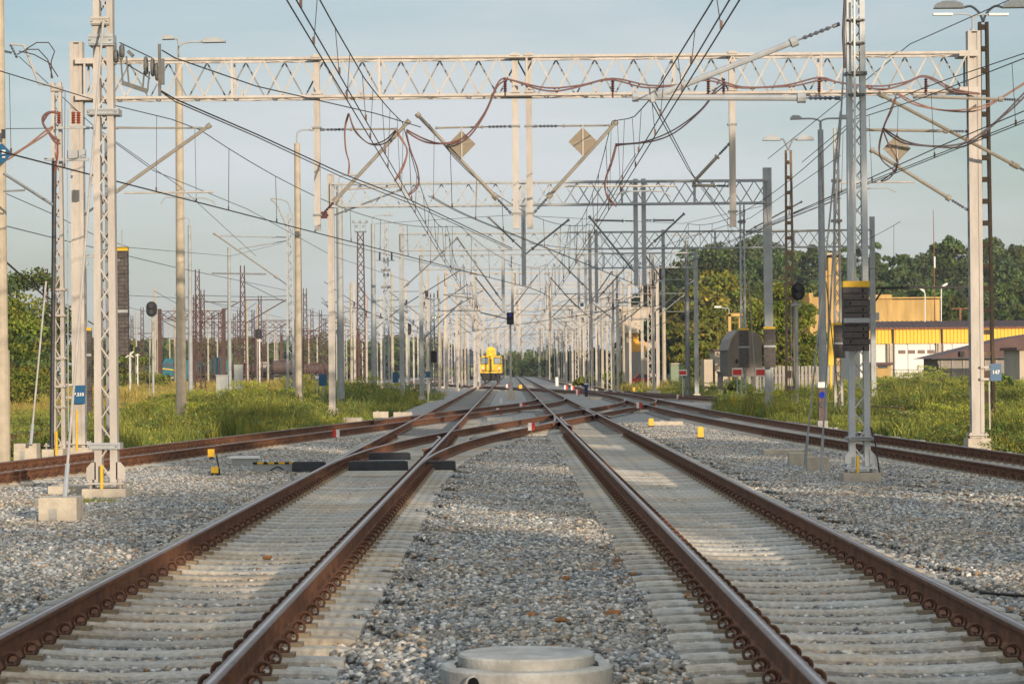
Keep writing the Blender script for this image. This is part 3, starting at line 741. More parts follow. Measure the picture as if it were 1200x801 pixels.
# ================================================================== PORTAL 1 (57 m)
Y1 = 56.8
xl, xr = X(92, Y1, 300), X(1143, Y1, 300)
portal = thing('catenary_portal', (xl, Y1, -.1), 'nearest cream portal, its long lattice beam spanning the whole upper picture', 'catenary portal', 'catenary portals over the tracks')
zt1 = Z(51, Y1, 90); ztr = Z(38, Y1, 1141)
column(portal, xl, Y1, .15, zt1, .27, cream); column(portal, xr, Y1, .15, ztr, .27, cream)
footing(portal, xl - .05, Y1, -.05, .75, .7, .2); footing(portal, xr, Y1, -.05, .5, .6, .22)
zb = 8.45
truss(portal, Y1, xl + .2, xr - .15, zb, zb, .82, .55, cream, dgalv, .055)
for xx in (xl + .2, xr - .15):
    for zz in (zb - .02, zb - .80): mb = MB(); mb.box((xx, Y1, zz), (.4, .6, .12)); mb.build('joint_plate', cream, portal)
for px in (371.5, 604, 620, 858):
    x = X(px, Y1, 150); mb = MB(); mb.box((x, Y1, (Z(62, Y1) + Z(268, Y1)) / 2), (.13, .13, Z(62, Y1) - Z(268, Y1))); 
    mb.box((x, Y1, Z(66, Y1)), (.2, .66, .05)); mb.box((x, Y1, Z(109, Y1)), (.2, .66, .05)); mb.build('drop_post', cream, portal)
    for py in (148, 250): mb = MB(); mb.box((x, Y1, Z(py, Y1)), (.2, .19, .04)); mb.build('clamp', dgalv, portal)
# cantilevers of portal 1
arm(portal, Y1, (377, 252), (480, 141), .042, cream, .45, insul); arm(portal, Y1, (375, 152), (466, 151), .022, cream, .9)
arm(portal, Y1, (599, 250), (488, 133), .042, cream, .5); arm(portal, Y1, (601, 148), (510, 150), .022, cream, .9)
arm(portal, Y1, (626, 249), (723, 142), .042, cream, .5); arm(portal, Y1, (624, 148), (716, 147), .022, cream, .9)
arm(portal, Y1, (855, 168), (812, 214), .04, cream, .4); arm(portal, Y1, (854, 218), (811, 217), .035, cream, .45)
arm(portal, Y1, (98, 252), (247, 146), .042, cream, .4); arm(portal, Y1, (99, 150), (236, 150), .02, cream, .7)
arm(portal, Y1, (1134, 246), (1020, 175), .042, cream, .5); arm(portal, Y1, (1135, 154), (1012, 152), .035, cream, .5)
arm(portal, Y1, (1205, 202), (1030, 110), .042, cream, .5, Y2=Y1 - 3); arm(portal, Y1 - 3, (1195, 117), (1070, 113), .035, cream, .4)
seg(portal, Y1, [(145, 226), (250, 225)], .022, cream); seg(portal, Y1, [(188, 239), (194, 231), (240, 232), (250, 236), (253, 240)], .014, galv)
seg(portal, Y1, [(661, 218), (792, 218)], .022, cream); seg(portal, Y1, [(720, 228), (738, 224), (776, 224), (786, 230)], .016, galv)
seg(portal, Y1, [(985, 214), (1072, 213)], .02, cream); seg(portal, Y1, [(1012, 221), (1040, 220), (1050, 225)], .014, galv)
seg(portal, Y1, [(400, 222), (470, 218)], .02, cream)
# insulators standing on the lower chord with the draped cable
for k, px in enumerate((592, 718, 830, 848, 960, 1085)):
    mb = MB(); a = P(px, 108, Y1 - .3); b = P(px, 92, Y1 - .3); insulator(mb, a, b, .055, 6); mb.tube([a - Vector((0, 0, .12)), a], .02, 6); mb.build('insulator', insul, portal)
sign_plate(portal, 92.5, 462, Y1 - .25, .27, .39, blue, 'B.210', ts=.095)
c = P(98, 457, Y1 - .23); mb = MB(); mb.bar((xl + .13, Y1 - .2, c.z - .15), (xl - .4, Y1 - .2, c.z - .15), .04, .04); mb.bar((xl + .13, Y1 - .2, c.z + .12), (xl - .4, Y1 - .2, c.z + .12), .04, .04); mb.build('sign_bracket', cream, portal)
sign_plate(portal, 1167, 436, Y1 - .25, .24, .37, blue, '147', ts=.11)
mb = MB(); 
for py in (430, 444): mb.bar(P(1149, py, Y1 - .2), P(1164, py, Y1 - .2), .05, .04)
mb.tube([P(1159, 447, Y1 - .2), P(1160, 503, Y1 - .2)], .02, 6); mb.build('sign_bracket', cream, portal)
def diamond(px, py, Y, s, label, rod):
    c = P(px, py, Y); t = thing('diamond_sign', c, label, 'sign', 'diamond signs hung from the portal')
    mb = MB(); mb.prism([(c.x - s, c.z), (c.x, c.z - s), (c.x + s, c.z), (c.x, c.z + s)], Y - .008, Y + .008); mb.build('sign_plate', tansign, t)
    mb = MB(); mb.bar((c.x, Y - .02, c.z - s), (c.x, Y - .02, c.z + s * 1.2), .03, .02); mb.bar((c.x - s * .9, Y - .02, c.z - .05), (c.x + s * .9, Y - .02, c.z + .08), .008, .01); mb.build('bracket', cream, t)
diamond(541, 169, Y1 - .1, .30, 'diamond sign back hanging left of the two central drop posts', 0)
diamond(683, 166, Y1 - .1, .31, 'diamond sign back hanging right of the two central drop posts', 0)
diamond(1051, 174, Y1 - .1, .30, 'diamond sign back near the right leg of the portal, behind drooping cables', 0)

# double lamp on the right leg
t = thing('lamp_bracket', (xr, Y1, ztr), 'small double armed lamp on top of the right portal leg', 'lamp')
mb = MB(); mb.lathe([(.07, 0), (.06, .05), (.02, .12)], (xr, Y1, ztr), 10); mb.tube([(xr, Y1, ztr), (xr, Y1, ztr + .35)], .025, 6); mb.build('stem', galv, t)
for s, px in ((-1, 1093), (1, 1180)):
    q = P(px, 18, Y1); mb = MB(); mb.tube(smooth_path([(xr, Y1, ztr + .3), (xr + s * .15, Y1, q.z + .02), (q.x, Y1, q.z)]), .018, 6)
    a = mb.build('lamp_arm', galv, t); mb = MB(); mb.box((lerp(xr, q.x, .75), Y1, q.z + .015), (.42, .12, .05)); mb.build('lamp_head', white, a)

# small switching mast at the left leg
x = X(68, 55.5, 300); t = thing('switch_mast', (x, 55.5, -.05), 'cream lattice switch mast with red insulators, just left of the left portal leg', 'mast')
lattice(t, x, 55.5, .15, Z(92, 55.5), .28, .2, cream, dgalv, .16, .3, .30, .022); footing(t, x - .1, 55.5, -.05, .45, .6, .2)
band(t, x, 55.5, Z(100, 55.5), .24, .12, .22, cream)
mb = MB(); mb.tube([P(62, 100, 55.5), P(46, 99, 55.5), P(28, 53, 55.5), P(13, 52, 55.5)], .025, 6); mb.build('bracket_arm', cream, t)
mb = MB(); insulator(mb, P(12, 52, 55.5), P(20, 68, 55.5), .04, 5); insulator(mb, P(4, 60, 55.5), P(14, 62, 55.5), .04, 5); mb.build('insulator', insg, t)
for pts in ([(60, 92), (60, 72), (64, 60), (57, 50), (43, 50), (30, 58)], [(62, 92), (56, 70), (45, 58), (32, 58), (20, 64)], [(68, 90), (58, 74), (40, 64), (22, 60)]):
    seg(t, 55.3, [tuple(p) for p in pts], .012, darkhose, 'jumper')
for px, py in ((69, 137), (86, 137), (92, 136)):
    mb = MB(); insulator(mb, P(px, 145, 55.2), P(px, 131, 55.2), .065, 5); mb.build('insulator', redins, t)
mb = MB(); mb.bar(P(52, 187, 55.2), P(104, 187, 55.2), .06, .06); mb.bar(P(66, 150, 55.2), P(101, 149, 55.2), .05, .06); mb.box(tuple(P(86, 181, 55.2)), (.2, .15, .18)); mb.box(tuple(P(97, 180, 55.2)), (.12, .15, .16))
mb.box(tuple(P(108, 210, 55.2)), (.12, .12, .25)); mb.build('switch_frame', galv, t)
seg(t, 55.2, [(80, 128), (79, 187), (80, 505)], .012, galv, 'operating_rod')
mb = MB(); mb.tube([P(64, 187, 55.3), P(60.5, 525, 55.3)], .045, 8); mb.build('cable_duct', darkbox, t)
mb = MB(); mb.tube([P(66, 505, 55.1), P(66, 533, 55.1)], .03, 6); mb.tube([P(90, 480, 55.1), P(90, 528, 55.1)], .025, 6); mb.build('yellow_tube', yel, t)
for y_ in (335, 365, 415, 448, 472):
    band(t, x, 55.5, Z(y_, 55.5), .34, .05, .26, cream, 'pipe_clamp')

# nearest left mast (36.5 m)
YA = 36.6; x = X(125, YA, 500)
mastA = thing('lattice_mast', (x, YA, 0), 'cream lattice mast in the left foreground standing on a concrete block', 'catenary mast', 'lattice catenary masts')
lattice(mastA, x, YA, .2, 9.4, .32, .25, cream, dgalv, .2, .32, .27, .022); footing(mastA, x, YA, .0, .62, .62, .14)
for s in (-1, 1):
    mb = MB(); mb.prism([(x + s * .14, .26), (x + s * .27, .26), (x + s * .27, .42), (x + s * .20, .5), (x + s * .14, .5)], YA - .1, YA - .08); mb.build('gusset_plate', cream, mastA)
band(mastA, x - .02, YA, Z(462 + 56, YA), .45, .09, .3, galv)
band(mastA, x, YA, Z(128, YA), .44, .09, .34, galv); band(mastA, x - .02, YA, Z(44, YA), .34, .16, .34, galv); band(mastA, x - .03, YA, Z(22, YA), .26, .11, .32, cream)
mb = MB(); mb.tube([P(119, 545, YA - .2), P(119, 580, YA - .2)], .024, 6); mb.build('yellow_tube', yel, mastA)
stay((76, 583), 30.9, (121, 24), YA - .25, 'white stay rod rising from the concrete block at lower left', .017)
def block(px0, px1, py, z1, label, d=.42, h=.3, notch=True):
    g = G((px0 + px1) / 2, py, 0); w = (px1 - px0) * g.y / FPX; 
    t = thing('anchor_block', (g.x, g.y + d / 2, 0), label, 'anchor block', 'concrete anchor blocks of the stays')
    mb = MB(); hh = h + .1; mb.box((g.x, g.y + d / 2, h - hh / 2), (w, d, hh), top=.985)
    mb.build('block', found, t)
    if notch: mb = MB(); mb.box((g.x - w * .12, g.y - .002, h * .3), (w * .2, .012, h * .5)); mb.build('notch', greyconc, t)
    return t
block(45, 90, 612, .3, 'large concrete anchor block at lower left with a stay rod in its top', .5, .29)
block(16, 43, 539, .3, 'pale anchor block on the left edge behind the rusty diagonal rails', .45, .33)
stay((36, 521), 52.6, (54, 330), 55.2, 'thin stay rod from the pale block up to the switch mast', .02)
# balancing gear
tensm = mat('dark_zinc', (.13, .13, .125), .6, .1, .3, 8)
t = thing('balancing_gear', P(135, 60, YA + .3), 'pulleys and linked frame of a wire tensioner beside the left foreground mast', 'wire tensioner')
mb = MB(); seg_ = [((134, 50), (134, 76)), ((142, 55), (142, 70)), ((150, 60), (156, 66))]
for a, b in seg_: mb.bar(P(*a, YA), P(*b, YA), .05, .06)
mb.bar(P(141, 64, YA), P(144, 98, YA), .02, .03); mb.bar(P(148, 66, YA), P(151, 98, YA), .02, .03); mb.bar(P(143, 97, YA), P(173, 107, YA), .06, .05)
mb.bar(P(169, 84, YA), P(167, 106, YA), .02, .03); mb.bar(P(175, 84, YA), P(173, 106, YA), .02, .03); mb.box(tuple(P(187, 82, YA)), (.04, .04, .72)); mb.box(tuple(P(190.5, 84, YA)), (.05, .05, .36)); mb.build('frame', tensm, t)
for px, py in ((171, 77), (179, 79), (184, 84)):
    mb = MB(); c = P(px, py, YA); mb.ring(tuple(c), .11, .022, 16, 6, 'X'); mb.box(tuple(c), (.05, .06, .06)); mb.build('pulley', tensm, t)
for px, py in ((143, 60), (136, 66)):
    mb = MB(); c = P(px, py, YA); mb.ring(tuple(c), .07, .03, 14, 6, 'X'); mb.build('pulley', tensm, t)

# nearest right mast (39.5 m)
YB = 39.5; x = X(1007, YB, 500)
mastB = thing('lattice_mast', (x, YB, 0), 'tall grey lattice mast right of centre, standing in ballast on a concrete block', 'catenary mast', 'lattice catenary masts')
lattice(mastB, x, YB, .24, 10.2, .32, .25, pale, pale, .15, .29, .26, .02); footing(mastB, x, YB, .02, .57, .6, .13, pm=pale)
for s in (-1, 1):
    mb = MB(); mb.prism([(x + s * .14, .28), (x + s * .23, .28), (x + s * .23, .40), (x + s * .17, .47), (x + s * .14, .47)], YB - .1, YB - .08); mb.build('gusset_plate', pale, mastB)
band(mastB, x, YB, Z(517, YB), .4, .06, .3, galv)
for py in (90, 55, 28, 115): band(mastB, x, YB, Z(py, YB), .31 if py == 90 else .26, .05 if py == 90 else .03, .27, dgalv)
mb = MB(); mb.tube([P(1005, 534, YB - .2), P(1005, 568, YB - .2)], .024, 6); mb.build('yellow_tube', yel, mastB)
seg(mastB, YB - .2, [(1001, 0), (1001.5, 90), (1002, 240), (1001, 330)], .017, white, 'conduit'); seg(mastB, YB - .18, [(990, 80), (988, 40), (990, 0)], .02, darkhose, 'cable')
seg(mastB, YB - .15, [(1020, 500), (1026, 520), (1031, 556)], .012, darkhose, 'earth_cable')
arm(mastB, YB, (984, 28), (770, 112), .05, galv, .75); arm(mastB, YB, (985, 115), (741, 114), .05, galv, .6)
seg(mastB, YB, [(765, 120), (764, 104)], .05, galv, 'wire_clamp')
weights(X(1003.5, YB - .35), YB - .35, Z(415, YB - .35), Z(340, YB - .35), .38, 'large stack of dark weight blocks with yellow cap on the tall grey mast', bandz=.48, d=.2)
for px, py, q, lb in ((943, 545, (985, 130), 'left one of two stay rods meeting the ballast beside the tall grey mast'), (962, 552, (992, 20), 'right one of two stay rods meeting the ballast beside the tall grey mast')):
    g = G(px, py, .15); stay((px, py), g.y, q, YB - .1 if q[1] < 100 else 41, lb, .014, galv)
block(925, 953, 547, .2, 'small square anchor block, the left of two beside the tall grey mast', .3, .24, False)
block(946, 972, 553, .2, 'small square anchor block, the right of two beside the tall grey mast', .3, .25, False)

# concrete pole at the very left edge
x = X(0.5, 52, 300); t = thing('concrete_pole', (x, 52, -.3), 'concrete pole cut by the left edge of the picture', 'pole')
mb = MB(); mb.tube([(x, 52, -.3), (x, 52, 2.2), (x, 52, 2.201), (x, 52, 12)], [.17, .17, .14, .09], 14); mb.build('shaft', conc, t)
c = P(2, 180, 51.6); mb = MB(); mb.prism([(c.x - .21, c.z), (c.x, c.z - .21), (c.x + .21, c.z), (c.x, c.z + .21)], 51.6, 51.62); sp = mb.build('sign_plate', blue, t)
mb = MB(); mb.box((c.x + .04, 51.59, c.z + .03), (.07, .01, .08)); mb.box((c.x + .04, 51.59, c.z - .07), (.06, .01, .025)); mb.build('sign_marking', white, sp)
mb = MB(); mb.box(tuple(P(4, 157, 51.6)), (.07, .06, .18)); mb.build('clip', darkbox, t)
arm(t, 50, (4, 203), (62, 240), .03, dgalv, 0); seg(t, 50, [(4, 224), (29, 223), (29, 218)], .018, dgalv)

# ================================================================== draped cables
def cable(Y, pts, r, m, label, Y2=None, sub=5):
    k = len(pts); p3 = smooth_path([P(a, b, Y if Y2 is None else lerp(Y, Y2, i / (k - 1))) for i, (a, b) in enumerate(pts)], sub)
    mb = MB(); mb.tube(p3, r * .5, 6); mb.tube([q + Vector((.3 * r, -.5 * r, -1.1 * r * (1 + .8 * math.sin(i * .5)))) for i, q in enumerate(p3)], r * .5, 6); return tag(mb.build('jumper_cable', m), label, 'cable', 'draped jumper cables')
cable(Y1 - .35, [(476, 152), (500, 164), (520, 168), (545, 160), (568, 132), (582, 100), (590, 92), (600, 94), (640, 103), (680, 100), (718, 92), (760, 100), (798, 99), (830, 91), (870, 102), (920, 100), (960, 91), (985, 97), (1030, 101), (1062, 96), (1085, 89), (1118, 104), (1148, 110)], .035, hosem, 'long red brown cable looping along the lower chord of the nearest portal')
cable(Y1 - .5, [(848, 98), (838, 106), (822, 128), (790, 152), (755, 166), (722, 169)], .032, darkhose, 'dark cable drooping from the nearest portal to the right centre wires', 52)
cable(Y1 - .6, [(722, 168), (716, 190), (709, 212), (711, 228), (722, 241)], .03, hosem, 'red brown cable hanging down right of the two central drop posts')
cable(Y1 - .4, [(408, 133), (404, 150), (405, 175), (409, 190), (408, 204)], .028, orangeh, 'orange brown cable hanging straight down left of the centre wires')
cable(Y1 - .4, [(409, 133), (416, 152), (432, 168), (450, 165), (464, 152)], .028, orangeh, 'orange brown cable in a U shape between two left centre wires', 50)
cable(Y1 - .5, [(465, 154), (473, 166), (477, 178), (472, 194), (462, 212)], .028, orangeh, 'short orange brown cable under the left end of the centre strut')
cable(Y1 - .5, [(476, 154), (481, 175), (489, 198), (490, 215), (478, 228)], .026, hosem, 'dark red cable bending under the second centre strut')
cable(Y1 - 2, [(1052, 109), (1075, 121), (1105, 129), (1140, 127), (1170, 116), (1205, 94)], .032, orangeh, 'orange brown cable drooping across the right portal leg to the picture edge')
cable(Y1 - 4, [(1035, 150), (1060, 165), (1090, 171), (1128, 168), (1158, 150), (1180, 130), (1205, 104)], .034, darkhose, 'dark cable drooping below the orange one at the right edge')
cable(Y1 - 3, [(1050, 112), (1043, 130), (1035, 150), (1030, 172), (1034, 188), (1050, 201)], .026, hosem, 'red brown cable hanging left of the right portal leg')
cable(Y1 - 3, [(1034, 150), (1042, 170), (1052, 190), (1044, 204), (1032, 212)], .024, hosem, 'second thinner cable beside the diamond sign at the right portal leg')
cable(54, [(70, 165), (62, 160), (52, 148), (50, 138), (56, 132), (66, 131)], .045, hosem, 'thick dark red cable loop on the left switch mast')
cable(53, [(-4, 184), (10, 183), (30, 172), (50, 156), (62, 148)], .035, orangeh, 'red cable rising from the blue diamond sign to the switch mast')
cable(54.8, [(67, 165), (67, 180), (64, 200)], .035, redins, 'short bright red cable on the left switch mast')

# ================================================================== overhead lines of each track
def zig(nodes, Y):
    for (a, za), (b, zb_) in zip(nodes, nodes[1:]):
        if a <= Y <= b: return lerp(za, zb_, (Y - a) / (b - a))
    return nodes[-1][1] if Y > nodes[-1][0] else nodes[0][1]
SUP = [57, 97, 132, 157, 190, 225, 265, 305, 350, 400, 460, 530, 610, 700]
def catenary(center, y0, y1, label, zc=5.45, zm=7.05, pair=.05, pre=None, drops=True, sup=SUP, r=.009):
    t = thing('overhead_line', (center(y0), y0, zc), label, 'overhead line', 'overhead lines above the tracks')
    def mz(y):
        if pre and y <= pre[-1][0]: return zig(pre, y)
        for a, b in zip(sup, sup[1:]):
            if a <= y <= b: u = (y - a) / (b - a) * 2 - 1; return zm - (.75 if b - a < 45 else .9) * (1 - u * u)
        return zm
    ys = []; y = y0
    while y < y1: ys.append(y); y += 2.5 if y < 160 else 8
    ys.append(y1)
    for dx in (-pair, pair):
        mb = MB(); mb.tube([(center(y) + dx, y, zc) for y in ys], r if y0 < 100 else .016, 5); mb.build('contact_wire', wirem, t)
    mb = MB(); mb.tube([(center(y), y, mz(y)) for y in ys], r * 1.1 if y0 < 100 else .018, 5); mb.build('messenger_wire', wirem, t)
    if drops:
        y = y0 + 1; k = 0
        while y < min(y1, 180):
            mb = MB(); dx = (-pair, pair)[k % 2]; mb.tube([(center(y), y, mz(y)), (center(y) + dx, y, zc)], .005 if y < 60 else .007, 4); mb.box((center(y) + dx, y, zc + .05), (.03, .03, .09)); mb.build('dropper', coppr, t)
            y += 3.2 if y < 60 else 5; k += 1
    return t
catenary(c_left, 24, 700, 'overhead line of the left main track, entering at the top left of centre', 5.62, pre=[(24, 6.3), (32, 6.2), (42, 6.35), (50, 6.7), (57, 7.08)])
catenary(c_right, 24, 700, 'overhead line of the right main track, entering at the top right of centre', 5.35, pre=[(24, 5.75), (28, 5.72), (40, 5.9), (47, 6.2), (57, 7.08)])
catenary(c_outer, 32, 700, 'overhead line of the outer right track, crossing the right edge', 5.6, pre=[(32, 6.5), (40, 6.55), (50, 6.8), (57, 7.08)])
catenary(c_d2, 40, 143, 'overhead line of the diagonal track coming from the left edge', 5.42, pre=[(40, 6.7), (50, 6.85), (57, 7.08)], pair=.02)
catenary(c_d1, 57, 136, 'overhead line above the curving turnout track in the centre', 5.5, pair=.03)
catenary(c_branch, 97, 200, 'overhead line above the branch track at the right', 5.5, pair=.02)
catenary(lambda y: c_d3(y), 157, 310, 'overhead line of the far crossover in front of the rail vehicle', 5.5, drops=False)
catenary(c_far, 157, 700, 'overhead line of the far left track beyond the switches', 5.5)
catenary(lambda y: -13.5, 190, 600, 'overhead line of the second far left track', 5.5, drops=False)
catenary(lambda y: 11.5 + (y - 150) * .02, 150, 600, 'overhead line above the far right sidings', 5.5, drops=False)
def wire(pts, label, r=.012, m=None, sag=0):
    p = [P(*q) for q in pts]
    if sag:
        o = []
        for a, b in zip(p, p[1:]):
            for i in range(10): u = i / 10; v = a.lerp(b, u); v.z -= sag * 4 * u * (1 - u); o.append(v)
        p = o + [p[-1]]
    mb = MB(); mb.tube(p, r * .75, 5); return tag(mb.build('wire', m or wirem), label, 'wire', 'feeder and span wires')
wire([(190, 59, YA), (205, 68, 37.5), (300, 101, 43), (440, 133, 51), (493, 149, Y1)], 'upper tension wire running right from the left tensioner to the centre', .014)
wire([(140, 50, YA), (178, 68, YA)], 'short upper wire between the two halves of the left tensioner')
wire([(146, 74, YA), (176, 92, YA)], 'short lower wire between the two halves of the left tensioner')
wire([(188, 106, YA), (205, 116, 37.5), (300, 157, 43), (400, 203, 50), (480, 234, 57), (600, 291, 75)], 'lower tension wire sloping from the left tensioner across to the centre', .016)
wire([(188, 107, YA), (205, 119, 37.5), (300, 160, 43), (400, 207, 50), (480, 238, 57), (600, 293, 75)], 'twin of the lower tension wire, just beneath it', .012)
wire([(136, 168, 58), (180, 200, 64), (290, 245, 80), (390, 300, 105), (480, 330, 130)], 'thin wire sloping from behind the left foreground mast toward the centre', .012)
wire([(-5, 151, 60), (104, 150, Y1)], 'thin level wire from the left edge to the portal leg', .012)
wire([(136, 149, Y1), (240, 150, Y1)], 'thin level wire right of the left foreground mast', .010)
wire([(-5, 62, 54), (6, 59, 55)], 'short wire end at the upper left edge')
wire([(22, 66, 55.5), (110, 148, 57), (210, 218, 75), (300, 300, 110)], 'thin wire falling diagonally from the bracket of the switch mast', .011)
wire([(4, 304, 52), (50, 345, 70), (110, 380, 100)], 'dark wire falling to the right past the left tree', .03)
wire([(-4, 262, 60), (60, 278, 66), (110, 290, 75), (200, 312, 95), (335, 340, 150)], 'contact wire of the left siding behind the masts', .015)
wire([(-4, 222, 60), (60, 250, 66), (112, 276, 75), (152, 290, 85), (270, 300, 130), (330, 285, 150)], 'messenger wire of the left siding behind the masts', .013)
wire([(762, 117, 40), (806, 198, 56.8), (862, 275, 97)], 'left one of twin wires slanting down right of the centre toward the drop post', .012)
wire([(766, 117, 40), (812, 205, 56.8), (868, 272, 97)], 'right one of twin wires slanting down right of the centre toward the drop post', .012)
wire([(1205, -14, 46), (1183, 0, 47), (1066, 52, 57), (1012, 96, 62), (900, 186, 80)], 'wire falling left from the top right corner to the tall grey mast', .014)
wire([(1205, 61, 48), (1110, 93, 53), (1012, 130, 60), (940, 190, 75)], 'wire crossing the right portal leg just under the beam', .014)
wire([(1205, 128, 44), (1100, 172, 49), (1010, 213, 56), (930, 250, 67)], 'wire rising to the right edge at mid height, upper one of its pair', .014)
wire([(745, 180, 70), (700, 250, 97), (560, 395, 190)], 'thin diagonal wire down the middle right', .012)
wire([(620, 285, 90), (740, 300, 120), (880, 255, 100), (985, 182, 70)], 'long sagging wire across the middle right', .014)
wire([(385, 282, 97), (470, 302, 132), (560, 322, 157)], 'thin wire between the left legs of the second and third portals', .016)
wire([(440, 262, 130), (600, 252, 100), (800, 262, 120), (900, 240, 97)], 'sagging thin wire across the centre below the second portal', .013)

# ================================================================== middle masts and poles
def lmast(px, pt, Y, w, label, m=galv, w1=None, fz=0, foot=True, pitch=.4, name='lattice_mast', grp='lattice catenary masts', m2=None, d=.2, bar=.03):
    x = X(px, Y, 400); t = thing(name, (x, Y, fz), label, 'catenary mast', grp)
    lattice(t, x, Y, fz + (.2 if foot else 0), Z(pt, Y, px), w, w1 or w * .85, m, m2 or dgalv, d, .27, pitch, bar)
    if foot: footing(t, x, Y, fz, w * 1.7, w * 1.7, .15, pm=m)
    return t
def switch_gear(t, px, py, Y, m=insg):
    for dx in (-8, 6): 
        mb = MB(); insulator(mb, P(px + dx, py, Y), P(px + dx, py - 10, Y), .08, 5); mb.build('insulator', m, t)
    mb = MB(); mb.bar(P(px - 12, py, Y), P(px + 9, py, Y), .06, .06); mb.build('switch_frame', dgalv, t)
lamp_pole('concrete_lamp_post', X(212, 76, 400), 76, -.3, Z(68, 76, 212), .15, .10, conc, 'thick sunlit concrete lamp post standing in the weeds left of centre', [(0, .45, .7, .65), (0, .55, -.12, .35)])
lamp_pole('concrete_lamp_post', X(350, 100, 400), 100, -.3, Z(168, 100, 350), .15, .11, conc, 'sunlit concrete lamp post left of the second portal leg', [(0, .5, .5, .25)])
lamp_pole('steel_lamp_post', X(399, 125, 400), 125, -.3, Z(218, 125, 399), .17, .15, shadezinc, 'grey steel lamp post just right of the second portal leg', [(0, .5, .45, .4)])
lamp_pole('steel_lamp_post', X(438, 145, 400), 145, -.3, Z(262, 145, 438), .16, .11, shadezinc, 'grey lamp post with hooked arm right of the floodlight tower', [(0, .45, .7, .4)])
lamp_pole('steel_lamp_post', X(223, 160, 400), 160, -.3, Z(264, 160, 223), .15, .10, shadezinc, 'grey lamp post with hooked arm beside the thick concrete lamp post', [(0, .45, -.35, .5)])
lamp_pole('steel_lamp_post', X(269, 190, 400), 190, -.3, Z(290, 190, 269), .14, .11, shadezinc, 'plain grey post between the two concrete lamp posts', [])
lamp_pole('steel_lamp_post', X(964, 84, 400), 84, -.3, Z(152, 84, 962), .13, .09, galv, 'slim grey lamp post with two wide arms left of the tall grey mast', [(0, .35, .6, .35), (0, .35, -.6, .35)])
lamp_pole('steel_lamp_post', X(805.5, 165, 400), 165, -.3, Z(282, 165, 805), .16, .12, dgalv, 'dark grey lamp post with two short arms in front of the right trees', [(0, .35, .5, .45), (0, .35, -.5, .45)])
lamp_pole('concrete_lamp_post', X(778, 230, 400), 230, -.3, Z(306, 230, 778), .18, .15, conc, 'cream concrete post right of the ochre signal building', [])
for (px, pt, Y, label, hl) in ((1156, 26, 75, 'tall brown openwork lamp column behind the right portal leg', (.55, .85)), (926, 176, 108, 'dark brown openwork lamp column left of the slim grey lamp post', (.35, .7))):
    x = X(px, Y, 400); t = thing('lamp_column', (x, Y, -.3), label, 'lamp post', 'lamp posts of the yard'); z1 = Z(pt, Y, px)
    mb = MB(); w0, w1 = .36, .2
    for s in (-1, 1): mb.add([(x + s * w0 / 2 - .04, Y - .12, -.3), (x + s * w0 / 2 + .04, Y - .12, -.3), (x + s * w0 / 2 + .04, Y + .12, -.3), (x + s * w0 / 2 - .04, Y + .12, -.3), (x + s * w1 / 2 - .04, Y - .1, z1), (x + s * w1 / 2 + .04, Y - .1, z1), (x + s * w1 / 2 + .04, Y + .1, z1), (x + s * w1 / 2 - .04, Y + .1, z1)], [(0, 3, 2, 1), (4, 5, 6, 7), (0, 1, 5, 4), (1, 2, 6, 5), (2, 3, 7, 6), (3, 0, 4, 7)])
    z = .2
    while z < z1: mb.box((x, Y, z), (lerp(w0, w1, z / z1), .16, .3 if z < 2 else .14)); z += .62
    mb.build('column', mat('openwork_concrete', (.21, .145, .095), .85, 0, .3, 3), t)
    al, hh = hl
    for s in (-1, 1):
        mb = MB(); mb.tube(smooth_path([(x, Y, z1), (x + s * .1, Y, z1 + .25), (x + s * al * .6, Y, z1 + .45), (x + s * al, Y, z1 + .42)], 4), .035, 6); a = mb.build('lamp_arm', dgalv, t)
        cx = x + s * (al + hh / 2); zz = z1 + .40; mb = MB()
        mb.prism([(cx - hh / 2, zz), (cx + hh / 2, zz), (cx + hh / 2 - .05, zz + .12), (cx + hh * .2, zz + .2), (cx - hh * .2, zz + .2), (cx - hh / 2 + .05, zz + .12)], Y - .16, Y + .16)
        mb.build('lamp_head', white if Y < 80 else galv, a)

t = lmast(340.5, 250, 128, .42, 'pale grey lattice mast with a bent bracket on top, left of the sunlit lamp post', galv, .3, -.2)
mb = MB(); mb.tube([P(337, 268, 128), P(325, 240, 128), P(317, 233, 128)], .04, 6); mb.tube(smooth_path([P(341, 250, 128), P(336, 236, 128), P(318, 232, 128)]), .035, 6); mb.build('bracket_arm', galv, t)
arm(t, 128, (337, 278), (256, 276), .05, galv, .7); arm(t, 128, (337, 282), (280, 291), .05, galv, .7); arm(t, 128, (337, 334), (250, 273), .06, cream, .7); seg(t, 128, [(248, 320), (312, 321)], .04, dgalv)
t = lmast(453, 258, 138, .36, 'grey lattice mast with dark switch gear near the third portal leg', galv, .26, -.2); switch_gear(t, 453, 305, 137.6, insul); band(t, X(453, 138), 138, Z(315, 138), .5, .12, .3, dgalv); band(t, X(453, 138), 138, Z(335, 138), .5, .12, .3, dgalv)
t = lmast(507, 343, 165, .32, 'short grey mast with dark boxes, left of the yellow rail vehicle', dgalv, .3, 0); switch_gear(t, 507, 350, 164.6)
mb = MB(); mb.box(tuple(P(508.5, 418, 164.5)), (.36, .3, .75)); mb.build('box', black, t)
arm(t, 165, (510, 364), (563, 364), .05, dgalv, .5); arm(t, 165, (508, 360), (548, 333), .05, dgalv, .5)
t = lmast(982, 150, 104, .36, 'cream lattice mast partly behind the tall grey mast', cream, .2, -.2)
band(t, X(982, 104), 104, Z(262, 104), .42, .1, .3, cream); band(t, X(982, 104), 104, Z(215, 104), .36, .1, .3, cream)
